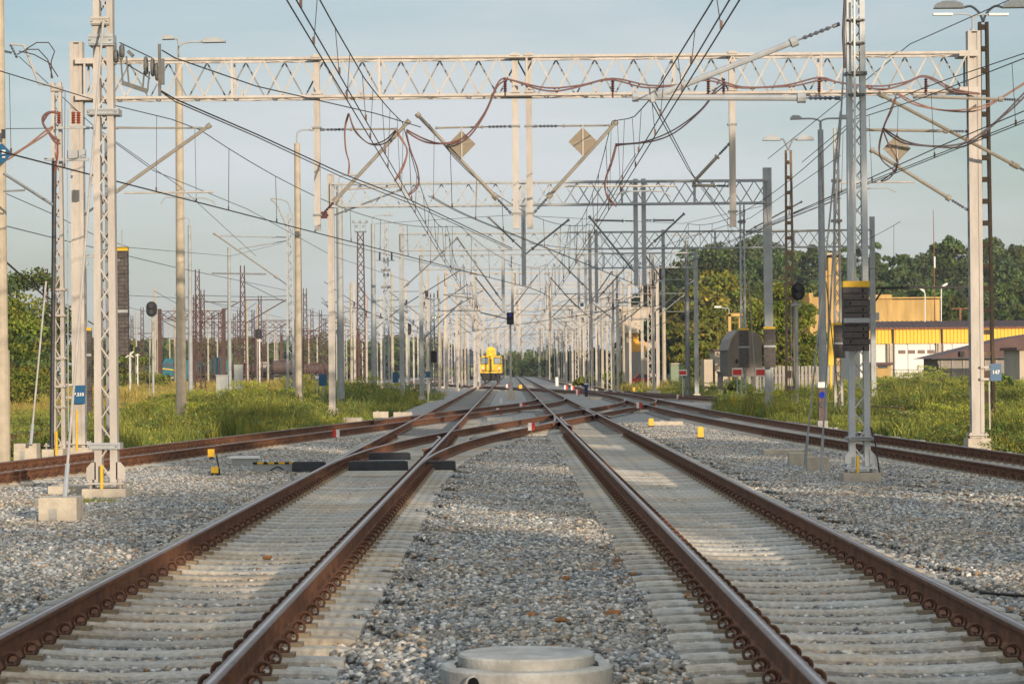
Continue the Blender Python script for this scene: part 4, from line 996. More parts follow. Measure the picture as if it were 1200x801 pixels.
weights(X(984, 103.4), 103.4, Z(423, 103.4), Z(384, 103.4), .42, 'small stack of dark weights with yellow cap behind the tall grey mast')
t = lmast(871, 240, 121, .27, 'slim grey mast carrying the left one of two paired weight stacks', galv, .24, -.05)
mb = MB(); mb.box((X(871, 121), 121, Z(262, 121)), (.34, .3, .12)); mb.build('bracket', dgalv, t)
weights(X(872, 120.6), 120.6, Z(433, 120.6), Z(389, 120.6), .46, 'left one of two paired weight stacks beside the branch track', bandz=.55, d=.2)
arm(t, 121, (874, 272), (940, 236), .05, cream, .5); arm(t, 121, (874, 272), (985, 270), .045, cream, .6); arm(t, 121, (875, 275), (985, 232), .04, galv, 0)
stay((887, 466), 124, (877, 330), 121.5, 'slanting stay rod right of the left paired weight stack', .025)
stay((985, 484), 95, (968, 330), 84.5, 'pale slanting stay between the cream lattice mast and slim lamp post', .02)
weights(X(902, 96.4), 96.4, Z(433, 96.4), Z(388, 96.4), .42, 'right one of two paired weight stacks, on the second portal leg', bandz=.55, d=.2)

# left weight stack masts
t = thing('concrete_pole', (X(140, 62), 62, -.3), 'dark steel post behind the left foreground mast', 'pole'); mb = MB(); mb.box((X(128, 62, 400), 62, 3.5), (.14, .14, 7.6)); mb.build('shaft', dgalv, t)
weights(X(144, 62.3), 62.3, Z(412, 62.3), Z(290, 62.3), .29, 'tall narrow brown weight stack with yellow cap right of the left foreground mast', bandz=.42, d=.25)
weights(X(103, 80), 80, Z(478, 80), Z(383, 80), .24, 'brown weight stack with yellow cap behind the blue plate on the portal leg', bandz=.7, d=.2)
mb = MB(); mb.bar((X(128, 62), 62.2, Z(300, 62)), (X(140, 62), 62.2, Z(300, 62)), .06, .06); tag(mb.build('guide_bracket', dgalv), 'small bracket tying the tall narrow weight stack to its post', 'bracket')
t = thing('steel_post', (X(101, 80.4), 80.4, -.3), 'thin steel guide post with two small lamps behind the left portal leg', 'pole'); mb = MB(); mb.box((X(100.5, 80.4, 400), 80.4, (Z(310, 80.4) - .3) / 2), (.07, .07, Z(310, 80.4) + .3)); mb.build('shaft', dgalv, t)
mb = MB(); mb.box(tuple(P(104, 300, 80)), (.3, .12, .1)); mb.box(tuple(P(101, 309, 80)), (.12, .12, .1)); mb.build('lamp', galv, t)

# floodlight tower
Yf = 290; x = X(423, Yf, 350); t = thing('floodlight_tower', (x, Yf, -.3), 'slender lattice floodlight tower with a lamp platform on top', 'floodlight tower')
zt = Z(272, Yf, 423); lattice(t, x, Yf, -.3, zt, 1.15, .72, brown, brown, .8, .13, .95, .09, 'tower_leg')
mb = MB(); mb.box((x, Yf, zt + .05), (1.25, 1.2, .12)); 
for sx in (-1, 0, 1): mb.bar((x + sx * .6, Yf - .6, zt), (x + sx * .6, Yf - .6, zt + 1.0), .05, .05)
mb.bar((x - .62, Yf - .6, zt + .98), (x + .62, Yf - .6, zt + .98), .06, .05); mb.build('platform', dgalv, t)
for k in range(5):
    mb = MB(); mb.box((x - .75 + k * .37, Yf - .7, zt + (.6 if k % 2 else 1.1)), (.28, .2, .28)); mb.build('floodlight', dgalv, t)

# ================================================================== further portals
def portal_f(Y, pxl, pxr, pyt, h, m, label, ptl=None, ptr=None, drops=(), arms=(), m2=None, lw=.3, gl=-.1, detail=True, pitch=.5, lac=.04, name='catenary_portal', grp='catenary portals over the tracks', legs=(1, 1)):
    xl, xr = X(pxl, Y, pyt), X(pxr, Y, pyt); t = thing(name, (xl, Y, gl), label, 'catenary portal', grp); zt = Z(pyt, Y, 600)
    for f, xx, pt in ((legs[0], xl, ptl), (legs[1], xr, ptr)):
        if not f: continue
        z1 = Z(pt, Y, 600) if pt else zt + .25
        column(t, xx, Y, gl, z1, lw, m, holes=False); footing(t, xx, Y, gl, lw * 1.7, lw * 1.7, .3, plate=False)
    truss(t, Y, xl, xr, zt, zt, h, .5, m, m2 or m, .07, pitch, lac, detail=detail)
    for px, pb in drops:
        x = X(px, Y, pyt); z0 = Z(pb, Y, 600); mb = MB(); mb.box((x, Y, (zt + .1 + z0) / 2), (.16, .15, zt + .1 - z0)); mb.build('drop_post', m, t)
    for a, b, r in arms: arm(t, Y, a, b, r, dgalv if m is not cream else cream, .45, insg)
    return t
portal_f(97, 388, 899, 214, .83, galv, 'second portal, grey, with two posts hanging right of centre and a cream left leg', 204, 200, drops=((613, 335), (744.5, 336), (754, 336)),
         arms=(((752, 258), (790, 258), .05), ((757, 292), (802, 250), .06), ((744, 259), (697, 258), .05), ((748, 324), (690, 253), .06), ((612, 292), (572, 254), .05), ((613, 300), (667, 257), .06), ((392, 252), (470, 222), .05)), legs=(0, 1))
t = thing('portal_leg', (X(388, 97), 97, -.1), 'cream left leg carrying the second portal beam, on a concrete block', 'mast'); column(t, X(388.5, 97, 340), 97, .1, Z(205, 97, 388), .24, cream, holes=False); footing(t, X(390, 97, 400), 97, -.05, .45, .5, .3)
mb = MB(); insulator(mb, P(385, 252, 96.7), P(374, 254, 96.7), .06, 5); mb.box(tuple(P(378, 252, 96.7)), (.35, .1, .25)); mb.build('insulator', insul, t)
portal_f(132, 470, 1022, 273, .83, shadezinc, 'third portal, thin grey beam ending right of the tall grey mast', 263, 258, drops=((691, 356), (698.5, 356), (589, 366), (777, 362)), pitch=.55, lw=.24,
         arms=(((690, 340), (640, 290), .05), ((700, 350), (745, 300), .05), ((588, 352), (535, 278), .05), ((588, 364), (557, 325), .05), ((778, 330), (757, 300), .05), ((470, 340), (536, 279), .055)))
portal_f(157, 493, 815, 298, .86, shadezinc, 'fourth portal, pale beam below the third and narrower', 288, 296, drops=((600, 366), (678, 366), (686, 366), (557, 360)), pitch=.6, lw=.24,
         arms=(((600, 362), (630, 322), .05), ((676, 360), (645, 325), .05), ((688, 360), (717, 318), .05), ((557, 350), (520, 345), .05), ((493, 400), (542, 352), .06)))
yls = [(190, 522, 770), (225, 535, 752), (265, 548, 738), (305, 556, 724), (350, 540, 716), (400, 560, 706), (460, 566, 700), (530, 572, 690), (610, 578, 682), (700, 581, 676)]
words_ = ['fifth portal, the first of the hazy sunlit ones in the centre', 'sixth portal in the hazy sunlit row', 'seventh portal in the hazy sunlit row, in front of the rail vehicle', 'eighth portal in the hazy sunlit row, in front of the rail vehicle',
          'ninth portal, first one behind the rail vehicle', 'tenth portal, second one behind the rail vehicle', 'hazy portal third behind the rail vehicle', 'hazy portal fourth behind the rail vehicle', 'very small hazy portal fifth behind the rail vehicle', 'farthest tiny portal at the vanishing point']
for (Y, a, b), w in zip(yls, words_):
    zz = 8.7; py = 433 - (zz - CH) * FPX / Y; cl = X(a, Y); ds = []; ar = []
    for i in range(5):
        px = lerp(a, b, (i + .8) / 5.6) + random.uniform(-4, 4); ds.append((px, py + (4.2) * FPX / Y))
        s = random.choice((-1, 1)); ar.append(((px, 433 - (5.4 - CH) * FPX / Y), (px + s * 1.9 * FPX / Y, 433 - (7.2 - CH) * FPX / Y), .05)); ar.append(((px, 433 - (7.2 - CH) * FPX / Y), (px + s * 1.7 * FPX / Y, 433 - (7.2 - CH) * FPX / Y), .035))
    portal_f(Y, a, b, py, .85, cream, w, drops=ds, arms=ar, detail=False, pitch=.9, lac=.05, lw=.24)

# hazy posts: many sunlit masts left and right of the far tracks
def far_mast_proto(kind_, h):
    o = thing('far_mast', (0, 0, -.1), 'x', 'catenary mast'); x = 0
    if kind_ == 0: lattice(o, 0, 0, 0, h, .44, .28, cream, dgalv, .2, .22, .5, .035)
    elif kind_ == 1: column(o, 0, 0, 0, h, .17, cream, holes=False)
    elif kind_ == 2: mb = MB(); mb.tube([(0, 0, 0), (0, 0, h)], [.15, .09], 8); mb.build('shaft', conc, o)
    else: lattice(o, 0, 0, 0, h, .55, .34, brown, brown, .3, .17, .7, .05)
    if kind_ in (0, 1):
        mb = MB(); mb.box((0, 0, .1), (.8, .8, .5)); mb.build('foundation', found, o)
        for s in ((1,) if kind_ else (-1,)):
            mb = MB(); mb.tube([(s * .2, 0, 5.3), (s * 2.6, 0, 7.2)], .04, 6); mb.tube([(s * .2, 0, 7.2), (s * 2.4, 0, 7.2)], .03, 6); mb.tube([(s * 1.2, 0, 5.9), (s * 3, 0, 5.9)], .025, 6); mb.build('cantilever', dgalv, o)
        mb = MB(); insulator(mb, (0.0, -.2, h - 2.0), (.0, -.2, h - 1.6), .08, 4); mb.box((0, -.2, h - 2.1), (.4, .06, .06)); mb.build('insulator', insul, o)
    if kind_ == 3:
        mb = MB(); mb.tube([(.2, 0, 5.3), (3.2, 0, 7)], .04, 6); mb.tube([(.2, 0, 7), (3.0, 0, 7)], .03, 6); mb.build('cantilever', brown, o)
    return o
protos = {k: far_mast_proto(k, hh) for k, hh in ((0, 9.2), (1, 8.8), (2, 10.5), (3, 9.5))}
used = set()
LB = {('c', 0): 'sunlit cream lattice mast in the dense row right of the far tracks', ('c', 1): 'sunlit plain cream mast in the dense row right of the far tracks', ('c', 2): 'round concrete post in the dense row right of the far tracks',
      ('l', 0): 'sunlit cream lattice mast in the dense group left of the rail vehicle', ('l', 1): 'sunlit plain cream mast in the dense group left of the rail vehicle', ('l', 2): 'round concrete post in the dense group left of the rail vehicle',
      ('y', 3): 'rusty brown lattice mast in the far left freight yard', ('y', 2): 'round pale post in the far left freight yard', ('y', 0): 'pale lattice mast in the far left freight yard', ('y', 1): 'plain pale mast in the far left freight yard'}
GR = {'c': 'dense row of far masts on the right', 'l': 'dense group of far masts on the left', 'y': 'masts of the far left freight yard'}
def place_far(k, zone, px, Y, sc=1, flip=False):
    src = protos[k]
    if k in used: o = copy_tree(src)
    else: o = src; used.add(k)
    o.location = (X(px, Y), Y, -.25); o.scale = (-sc if flip else sc, 1, sc); o['label'] = LB[(zone, k)]; o['group'] = GR[zone] + (' (%s)' % ('lattice', 'plain', 'round', 'rusty')[k])
for i, (px, Y) in enumerate([(688, 215), (694, 200), (699, 235), (706, 250), (714, 195), (719, 180), (724, 182), (731, 230), (762, 190), (766, 178), (684, 260), (680, 300), (676, 290), (672, 330), (668, 350), (663, 380), (659, 340), (655, 420), (650, 450), (646, 480), (641, 520), (664, 300), (671, 270), (637, 560), (632, 600), (661, 420), (653, 380), (644, 400), (690, 330), (702, 320), (711, 300), (727, 330), (648, 560)]):
    place_far((0, 1, 1, 2)[i % 4], 'c', px, Y, random.uniform(.85, 1.1), i % 2 == 0)
for i, (px, Y) in enumerate([(477, 200), (498, 178), (502, 182), (515, 230), (521, 260), (528, 300), (533, 340), (545, 300), (556, 240), (560, 244), (538, 380), (549, 420), (565, 450), (570, 500), (485, 240), (460, 230), (447, 260), (441, 300), (430, 240), (412, 220), (416, 226), (405, 300), (395, 280), (470, 330), (490, 350), (509, 400), (553, 520), (541, 260), (526, 420), (516, 340), (587, 620), (592, 560)]):
    place_far((1, 0, 1, 2)[i % 4], 'l', px, Y, random.uniform(.85, 1.1), i % 2 == 0)
yard = [(54, 190, 3), (232, 230, 3), (238, 235, 3), (285, 205, 3), (290, 300, 2), (358, 240, 3), (376, 280, 3), (381, 320, 3), (297, 330, 3), (302, 350, 2), (250, 300, 3), (258, 320, 3), (262, 350, 2), (244, 380, 2), (275, 400, 3), (280, 360, 3), (310, 410, 3), (322, 380, 2), (330, 420, 3), (215, 380, 3), (226, 330, 3),
        (160, 330, 2), (167, 360, 3), (185, 350, 2), (190, 400, 3), (155, 400, 3), (199, 420, 2), (205, 330, 2), (366, 350, 3), (372, 400, 1), (388, 390, 0), (346, 400, 3), (352, 330, 1), (338, 360, 3), (314, 300, 2), (268, 280, 2), (255, 420, 1), (236, 420, 2), (288, 430, 0), (305, 270, 3), (402, 420, 3), (425, 400, 1), (420, 430, 0), (176, 450, 2), (210, 440, 3), (325, 460, 0), (362, 450, 2), (344, 500, 3), (270, 500, 0), (182, 300, 2), (229, 270, 3)]
for i, (px, Y, k) in enumerate(yard): place_far(k, 'y', px, Y, random.uniform(.85, 1.15), i % 2 == 0)
for Y, a, b, py, w in ((300, 187, 262, 361, 'brown lattice portal over the freight yard behind the dark signal'), (380, 235, 345, 374, 'rusty portal beam over the middle of the freight yard'), (430, 300, 420, 385, 'distant brown portal beam above the tank wagons'), (520, 205, 330, 393, 'faint brown portal beam above the blue locomotive'), (560, 330, 520, 391, 'long faint portal beam behind the left masts')):
    portal_f(Y, a, b, py, .9, brown, w, detail=False, pitch=.9, lac=.08, lw=.4, gl=-.3)
for k, pts in enumerate([[(205, 345, 250), (240, 352, 300), (300, 372, 420)], [(232, 346, 230), (300, 348, 230), (359, 346, 240)], [(285, 330, 205), (330, 352, 260), (380, 370, 330)], [(181, 341, 280), (235, 371, 330)], [(150, 346, 250), (230, 350, 280), (330, 372, 400)], [(150, 360, 300), (260, 384, 400), (400, 402, 600)], [(225, 355, 240), (260, 385, 300)], [(300, 355, 260), (250, 390, 330)], [(380, 330, 200), (432, 366, 230)], [(385, 350, 220), (430, 372, 280)], [(545, 313, 157), (470, 360, 160), (440, 385, 170)], [(566, 340, 190), (500, 380, 200)]]):
    wire(pts, ['long brown wire sloping down over the left yard', 'level wire between the first two rusty masts', 'wire sloping right from the tall rusty mast', 'dark strut wire right of the dark oval signal', 'thin wire above the yard portal', 'lowest sloping wire above the freight wagons', 'short steep wire behind the grey lamp post', 'short wire crossing leftwards in the yard', 'dark wire sloping down left of the floodlight tower', 'second dark wire left of the floodlight tower', 'dark strut line falling left from the fourth portal', 'dark strut line falling left toward the short grey mast'][k], .035)

# ================================================================== signals
def signal(px, pt, pb, Y, label, base=None, pole_px=None, hw=.62, hh=1.0, m=cabin):
    x = X(px, Y, pt); z1 = Z(pt, Y, px); z0 = Z(pb, Y, px); t = thing('railway_signal', (x, Y, -.3), label, 'railway signal', 'colour light signals')
    mb = MB(); w = hw / 2; n = 12; pr = []
    for i in range(n): a = math.pi * i / (n - 1); pr.append((x + w * math.cos(a), z1 - w + w * math.sin(a)))
    for i in range(n): a = math.pi + math.pi * i / (n - 1); pr.append((x + w * math.cos(a), z0 + w + w * math.sin(a)))
    mb.prism(pr, Y, Y + .06); hd = mb.build('signal_head', black, t)
    mb = MB()
    for k in (.3, .7): mb.tube([(x, Y - .18, lerp(z0, z1, k)), (x, Y, lerp(z0, z1, k))], w * .45, 10)
    mb.build('lens_hood', darkbox, hd)
    if base is not None:
        px2 = pole_px or px; xx = X(px2, Y, 420); mb = MB(); mb.tube([(xx, Y + .12, base), (xx, Y + .12, z0 + .05)], .07, 8); mb.box((xx, Y + .1, z0 - .15), (.4, .12, .1)); mb.build('pole', m, t)
        mb = MB(); mb.tube([(xx - .2, Y + .1, base), (xx - .2, Y + .1, z0 - .2)], .015, 5); mb.build('ladder_rail', galv, t)
    return t
signal(177.5, 353, 371, 150, 'dark oval signal on a grey pole above the left grass', -.3, 179)
signal(303, 385, 397, 230, 'smaller dark signal on a white pole between the left masts', -.3, 304, .55, .9, white)
signal(935, 331, 352, 100, 'dark oval signal on a grey pole left of the slim grey lamp post', -.3, 934, .5)
signal(479, 379, 392, 205, 'small dark signal hidden between posts left of the rail vehicle', -.3, 479, .4)
signal(153, 403, 412, 260, 'small dark yard signal on a white pole near the left weight stack', -.3, 153, .5, .8, white)
signal(161, 406, 414, 270, 'second small dark yard signal beside the first one', -.3, 161, .5, .8, white)
# signal hanging above the centre
x = X(597.5, 157, 374); t = thing('railway_signal', (x, 157, 0), 'dark signal with a lit blue lens hanging above the track centre', 'railway signal', 'colour light signals')
mb = MB(); c = P(598, 373, 156.8); mb.box(tuple(c), (.42, .15, .72)); mb.build('signal_head', black, t)
for k in (-.18, .18): mb = MB(); mb.tube([(c.x, c.y - .18, c.z + k), (c.x, c.y - .07, c.z + k)], .10, 12); mb.build('lens', lens_b if k > 0 else darkbox, t)
mb = MB(); mb.box((c.x, 157.2, (0 + c.z) / 2), (.12, .12, c.z)); mb.build('pole', cream, t); footing(t, c.x, 157.2, 0, .5, .5, .5, plate=False)
mb = MB(); mb.tube([P(563, 366, 157), P(597, 374, 157)], .04, 6); mb.build('bracket_arm', dgalv, t)
# dwarf signals
g = G(687, 466, 0); t = thing('dwarf_signal', (g.x, g.y, 0), 'small black dwarf signal with white top between the switches', 'dwarf signal', 'dwarf signals')
mb = MB(); mb.box((g.x, g.y, .45), (.19, .2, .75)); mb.build('body', black, t); mb = MB(); mb.box((g.x, g.y, .84), (.26, .24, .07)); mb.build('cap', white, t)
for zz in (.7, .4): mb = MB(); mb.tube([(g.x, g.y - .2, zz), (g.x, g.y - .09, zz)], .07, 10); mb.build('lens', lens_b, t)
Yd = 71; x = X(963.5, Yd, 470); t = thing('dwarf_signal', (x, Yd, -.1), 'dwarf signal with a bright blue lens and white top in front of the weeds', 'dwarf signal', 'dwarf signals')
zt = Z(452, Yd, 963); zb_ = Z(494, Yd, 963); mb = MB(); mb.box((x, Yd, (zt + zb_) / 2), (.21, .18, zt - zb_)); mb.build('body', mat('brown_case', (.10, .06, .045), .6, 0, .3, 8), t)
mb = MB(); mb.box((x, Yd, zt + .03), (.24, .24, .15)); mb.build('cap', white, t); mb = MB(); mb.box((x, Yd, zb_ - .08), (.27, .27, .22)); mb.build('foot', greyconc, t)
for zz, m in ((zt - .24, lens_b), (zt - .50, darkbox)):
    mb = MB(); mb.tube([(x, Yd - .12, zz), (x, Yd - .08, zz)], .085, 14); mb.build('lens', m, t)

# ================================================================== small markers and boxes
def marker(px, py, w, h, cols, label, cat='track marker', name='track_marker', grp='small track markers', stick=True, zb=0):
    """py = pixel row of the ground at its foot; cols = [(material, x0, x1, z0, z1)] in fractions of the plate"""
    g = G(px, py, zb); s = g.y / FPX; W_, H_ = w * s, h * s; t = thing(name, (g.x, g.y, zb), label, cat, grp)
    return t, g, s
def redwhite(px, top, foot, label, order=1, w=8):
    t, g, s = marker(px, foot, 0, 0, None, label); z1 = Z(top, g.y, px); hw = w * s / 2
    hgt = 9 * s if w > 6 else 7 * s
    mb = MB(); mb.box((g.x - hw * .5, g.y, z1 - hgt / 2), (hw, .05, hgt)); mb.build('left_half', redp if order < 0 else white, t)
    mb = MB(); mb.box((g.x + hw * .5, g.y, z1 - hgt / 2), (hw, .05, hgt)); mb.build('right_half', white if order < 0 else redp, t)
    mb = MB(); mb.tube([(g.x, g.y + .03, -.05), (g.x, g.y + .03, z1 - hgt)], .012, 6); mb.build('stake', dgalv, t)
redwhite(394, 503, 517, 'red and white marker between the left main track and the rusty diagonal rails', -1)
redwhite(623, 495, 513, 'white and red marker at the tip of the ballast triangle in the centre', 1)
redwhite(585, 478, 484, 'small red and white marker in the left part of the switches', 1, 7)
redwhite(612, 472, 480, 'small white and red marker in the middle of the switches', 1, 6)
redwhite(749, 471, 484, 'white and red marker at the crossing right of the right main track', 1, 6)
redwhite(663, 451, 458, 'tiny red and white marker behind the switches, near the white post', 1, 4)
redwhite(671, 452, 458, 'tiny pink marker just right of the tiny red and white one', 1, 4)
redwhite(677, 456, 463, 'tiny marker left of the black dwarf signal', 1, 4)
redwhite(595, 450, 456, 'tiny red marker below the rail vehicle', 1, 4)
redwhite(795, 462, 468, 'tiny marker on the branch track before the right weeds', 1, 4)
def solid_marker(px, top, foot, w, m, label, name='track_marker', base=True):
    g = G(px, foot, 0); s = g.y / FPX; z1 = Z(top, g.y, px); t = thing(name, (g.x, g.y, 0), label, 'track marker', 'small track markers')
    mb = MB(); mb.box((g.x, g.y, (z1 + .04) / 2 + .02), (w * s, w * s * .7, z1 - .04), top=.94); mb.box((g.x, g.y, z1 + .01), (w * s * .7, w * s * .5, .03)); mb.build('body', m, t)
    if base: mb = MB(); mb.box((g.x - .15, g.y, .015), (w * s * 3, w * s * 1.2, .03)); mb.box((g.x, g.y, .04), (w * s * 1.1, w * s * .8, .05)); mb.build('base', black, t)
solid_marker(763, 491, 501, 6, yel, 'yellow marker at the left end of the long concrete slab')
solid_marker(821, 501, 515, 7, yel, 'yellow marker alone on the ballast right of the right main track')
solid_marker(859, 467, 478, 6, yel, 'yellow and blue marker at the foot of the left paired weight stack')
solid_marker(743, 454, 460, 3, yel, 'tiny yellow marker near the outer right track switches')
solid_marker(610, 451, 457, 4, yel, 'tiny yellow marker right below the rail vehicle')
solid_marker(652.5, 442, 453, 4, white, 'white marker post beyond the switches in the centre', base=False)
solid_marker(658, 436, 442, 3, white, 'smaller white marker post beyond the first one', base=False)
solid_marker(598.5, 447, 464, 5, cabin, 'pale grey cabinet post under the hanging blue signal', name='cabinet', base=False)
solid_marker(587, 467, 474, 3, white, 'thin grey white stake left of the middle switches', base=False)
g = G(252, 558, 0); t = thing('point_lantern', (g.x, g.y, 0), 'pair of yellow squares on a black point marker beside the left ballast', 'track marker', 'small track markers')
s = g.y / FPX; mb = MB(); mb.box((g.x, g.y, Z(549, g.y)), (8 * s, .09, 11 * s)); mb.build('lower_square', yel, t)
mb = MB(); mb.box((g.x - 5 * s, g.y + .1, Z(527.5, g.y)), (7.5 * s, .09, 9 * s)); mb.build('upper_square', yel, t)
mb = MB(); mb.box((g.x, g.y, .03), (9 * s, .1, .06)); mb.tube([(g.x + .08, g.y + .06, 0), (g.x + .02, g.y + .06, Z(530, g.y))], .012, 6); mb.box((g.x + .12, g.y + .1, .012), (.42, .16, .035)); mb.box((g.x - 5 * s, g.y + .1, Z(533, g.y)), (.06, .06, .05)); mb.build('base', black, t)

# switch machine and its black covers
def coverbox(px0, px1, py0, py1, d, label, m=darkbox, name='switch_cover'):
    g0 = G((px0 + px1) / 2, py1, 0.0); s = g0.y / FPX; w = (px1 - px0) * s; h = max(.05, Z(py0 + 1, g0.y, (px0 + px1) / 2)) + .02; t = thing(name, (g0.x, g0.y + d / 2, 0), label, 'switch cover', 'black covers of the switch rods')
    mb = MB(); mb.box((g0.x, g0.y + d / 2, h / 2), (w, d, h), top=.97); mb.build('box', m, t)
    mb = MB(); mb.box((g0.x, g0.y + d / 2, h + .006), (w * .9, d * .6, .012)); mb.build('lid', m, t)
    return t
coverbox(342, 381, 542, 554, .3, 'dark cover box outside the left rail of the left main track')
coverbox(408, 478, 541, 552, .32, 'long dark cover box between the rails of the left main track', )
coverbox(432, 481, 531, 539, .28, 'shorter dark cover box behind the long one between the rails')
coverbox(499, 534, 541, 551, .3, 'dark cover box outside the right rail of the left main track')
g = G(320, 553, 0); t = thing('switch_machine', (g.x, g.y, 0), 'grey switch machine with a yellow and black striped edge', 'switch machine')
s = g.y / FPX; mb = MB(); mb.box((g.x, g.y, .09), (46 * s, .35, .16)); mb.build('case', cabin, t); mb = MB(); mb.box((g.x + .02, g.y - .18, .165), (47 * s, .02, .035)); sp = mb.build('striped_edge', yel, t)
mb = MB()
for k in range(4): mb.box((g.x - 20 * s + k * 12.5 * s, g.y - .194, .165), (5 * s, .012, .035))
mb.build('black_stripes', black, sp)
mb = MB(); mb.tube(smooth_path([(g.x + .2, g.y - .2, .04), (g.x + .1, g.y - .25, .10), (g.x - .05, g.y - .28, .02)]), .012, 5); mb.build('cable', black, t)
g = G(287, 546, 0); s = g.y / FPX; t = thing('junction_box', (g.x, g.y, 0), 'pale junction box with overhanging lid, left of the striped switch machine', 'junction box')
mb = MB(); mb.box((g.x, g.y, .08), (28 * s, .26, .14), top=1.05); mb.build('box', cabin, t); mb = MB(); mb.box((g.x, g.y, .165), (35 * s, .34, .035), top=.95); mb.build('lid', white, t)

def slab(px0, px1, py, h, d, label, z=0, m=found, grp='loose concrete slabs and troughs', name='concrete_slab'):
    g = G((px0 + px1) / 2, py, 0); s = g.y / FPX; mb = MB(); mb.box((g.x, g.y + d / 2, h / 2 - .04), ((px1 - px0) * s, d, h + .08), top=.985); mb.box((g.x - (px1 - px0) * s * .2, g.y + d / 2, h + .01), ((px1 - px0) * s * .12, d * .3, .02))
    return tag(mb.build(name, m), label, 'concrete slab', grp)
slab(766, 801, 499, .14, .5, 'long pale concrete slab beside the yellow marker right of centre')
slab(895, 943, 534, .12, .6, 'low flat concrete slab left of the two square anchor blocks')
slab(56, 103, 580, .13, .55, 'low concrete trough lid beside the left foreground mast')
slab(437, 455, 487, .16, .5, 'pale concrete block at the grass edge, left one of two near the lamp posts')
slab(461, 483, 487, .14, .5, 'pale concrete block at the grass edge, right one of two near the lamp posts')
slab(400, 424, 492, .08, .6, 'flat concrete slab at the foot of the second portal leg')
slab(571, 600, 491, .06, .9, 'pale flat slab in the middle of the switches', m=greyconc)
slab(606, 650, 482, .05, .9, 'thin flat slab right of the small markers in the switches', m=greyconc)
slab(690, 706, 467, .1, .5, 'pale slab beside the black dwarf signal')
slab(566, 592, 455, .1, .6, 'pale slab row left of the rail vehicle')

# round concrete chamber in the foreground
g = G(617, 801, .12); cx, cy = .08, 14.66
t = thing('manhole', (cx, cy, 0), 'round grey concrete manhole with a raised lid at the bottom centre', 'manhole')
mb = MB(); mb.lathe([(.475, -.15), (.478, .085), (.462, .10), (.40, .102), (.398, .04)], (cx, cy, 0), 64); mb.build('ring', greyconc, t, smooth=False)
mb = MB(); mb.lathe([(.378, .04), (.380, .150), (.370, .161), (.0, .165)], (cx, cy, 0), 64); mb.build('lid', greyconc, t)
a = R(233); mb = MB(); hx, hy = cx + math.cos(a) * .47, cy + math.sin(a) * .47; mb.tube([(hx, hy, .035), (hx + math.cos(a) * .013, hy + math.sin(a) * .013, .035)], .036, 18); mb.build('lifting_hole', black, t)
mb = MB(); mb.ring((hx + math.cos(a) * .01, hy + math.sin(a) * .01, .035), .040, .006, 18, 6, 'Y'); mb.build('hole_rim', greyconc, t)
for aa in (205, 338): 
    mb = MB(); mb.box((cx + .41 * math.cos(R(aa)), cy + .41 * math.sin(R(aa)), .105), (.03, .03, .012)); mb.build('lid_notch', black, t)
tag(obj_ := MB().tube(smooth_path([G(1150, 694, .05), G(1175, 696, .06), G(1205, 698, .05)]), .01, 6).build('cable', black), 'short black cable lying on ballast at the right edge', 'cable')
# loose rust coloured stones
for k, (px, py, sz) in enumerate(((718, 718, .045), (657, 726, .04), (622, 720, .035), (806, 698, .03), (662, 677, .035), (313, 653, .04), (724, 656, .028))):
    v = IV * rng.uniform(.7, 1.2, (12, 1)) * sz * np.array([1.3, 1, .7]); g = G(px, py, .03); mb = MB(); mb.add([(a + g.x, b + g.y, c_ + g.z) for a, b, c_ in v], [tuple(f) for f in IF])
    tag(mb.build('loose_stone', mat('rusty_stone', (.33, .15, .05), .85, 0, .3, 40, .3, 100)), ['rust orange stone above the right side of the manhole', 'ochre stone above the middle of the manhole', 'pale ochre stone above the manhole', 'brown stone by the sleepers of the right main track', 'small ochre stone in the middle of the centre ballast', 'brownish stone between the rails of the left main track', 'small ochre stone far up the centre ballast'][k], 'stone', 'loose rusty stones')

def plate_sign(px0, px1, py0, py1, Y, m, label, name='marker_board', border=white, post=True, text=None):
    c = P((px0 + px1) / 2, (py0 + py1) / 2, Y); s = Y / FPX; w, h = (px1 - px0) * s, (py1 - py0) * s; t = thing(name, (c.x, Y, -.3), label, 'sign', 'small boards along the tracks')
    mb = MB(); mb.box(tuple(c), (w, .03, h)); b = mb.build('board', border, t); mb = MB(); mb.box((c.x, Y - .018, c.z), (w * .86, .01, h * .66)); mb.build('red_field' if m is redp else 'field', m, b)
    if post: mb = MB(); mb.box((c.x, Y + .04, (c.z - .3) / 2), (.06, .04, c.z + .3)); mb.build('post', galv, t)
    return t
plate_sign(858, 870, 431, 441, 118, redp, 'red and white board left of the left paired weight stack')
plate_sign(885, 900, 431, 441, 118, redp, 'red and white board between the two paired weight stacks')
plate_sign(795, 805, 433, 440, 150, redp, 'red and white board in front of the right trees')
plate_sign(374, 383, 438, 452, 130, blue, 'blue plate on a thin stake left of the second portal leg', border=blue)
plate_sign(460, 467, 436, 448, 135, blue, 'blue plate on the grey posts left of the rail vehicle', border=blue)
plate_sign(499, 504, 435, 442, 150, blue, 'small dark blue plate right of the grey posts', border=blue)
plate_sign(369, 374, 439, 445, 160, white, 'tiny white and blue plate behind the blue one in the left grass', border=blue)
t = thing('round_sign', P(682, 357, 157), 'small round blue and white sign hanging in the hazy centre', 'sign'); c = P(682, 357, 156.7)
mb = MB(); mb.tube([c, c + Vector((0, .02, 0))], .2, 16); mb.build('disc', white, t); mb = MB(); mb.box((c.x, c.y - .01, c.z), (.2, .01, .22)); mb.build('field', blue, t)
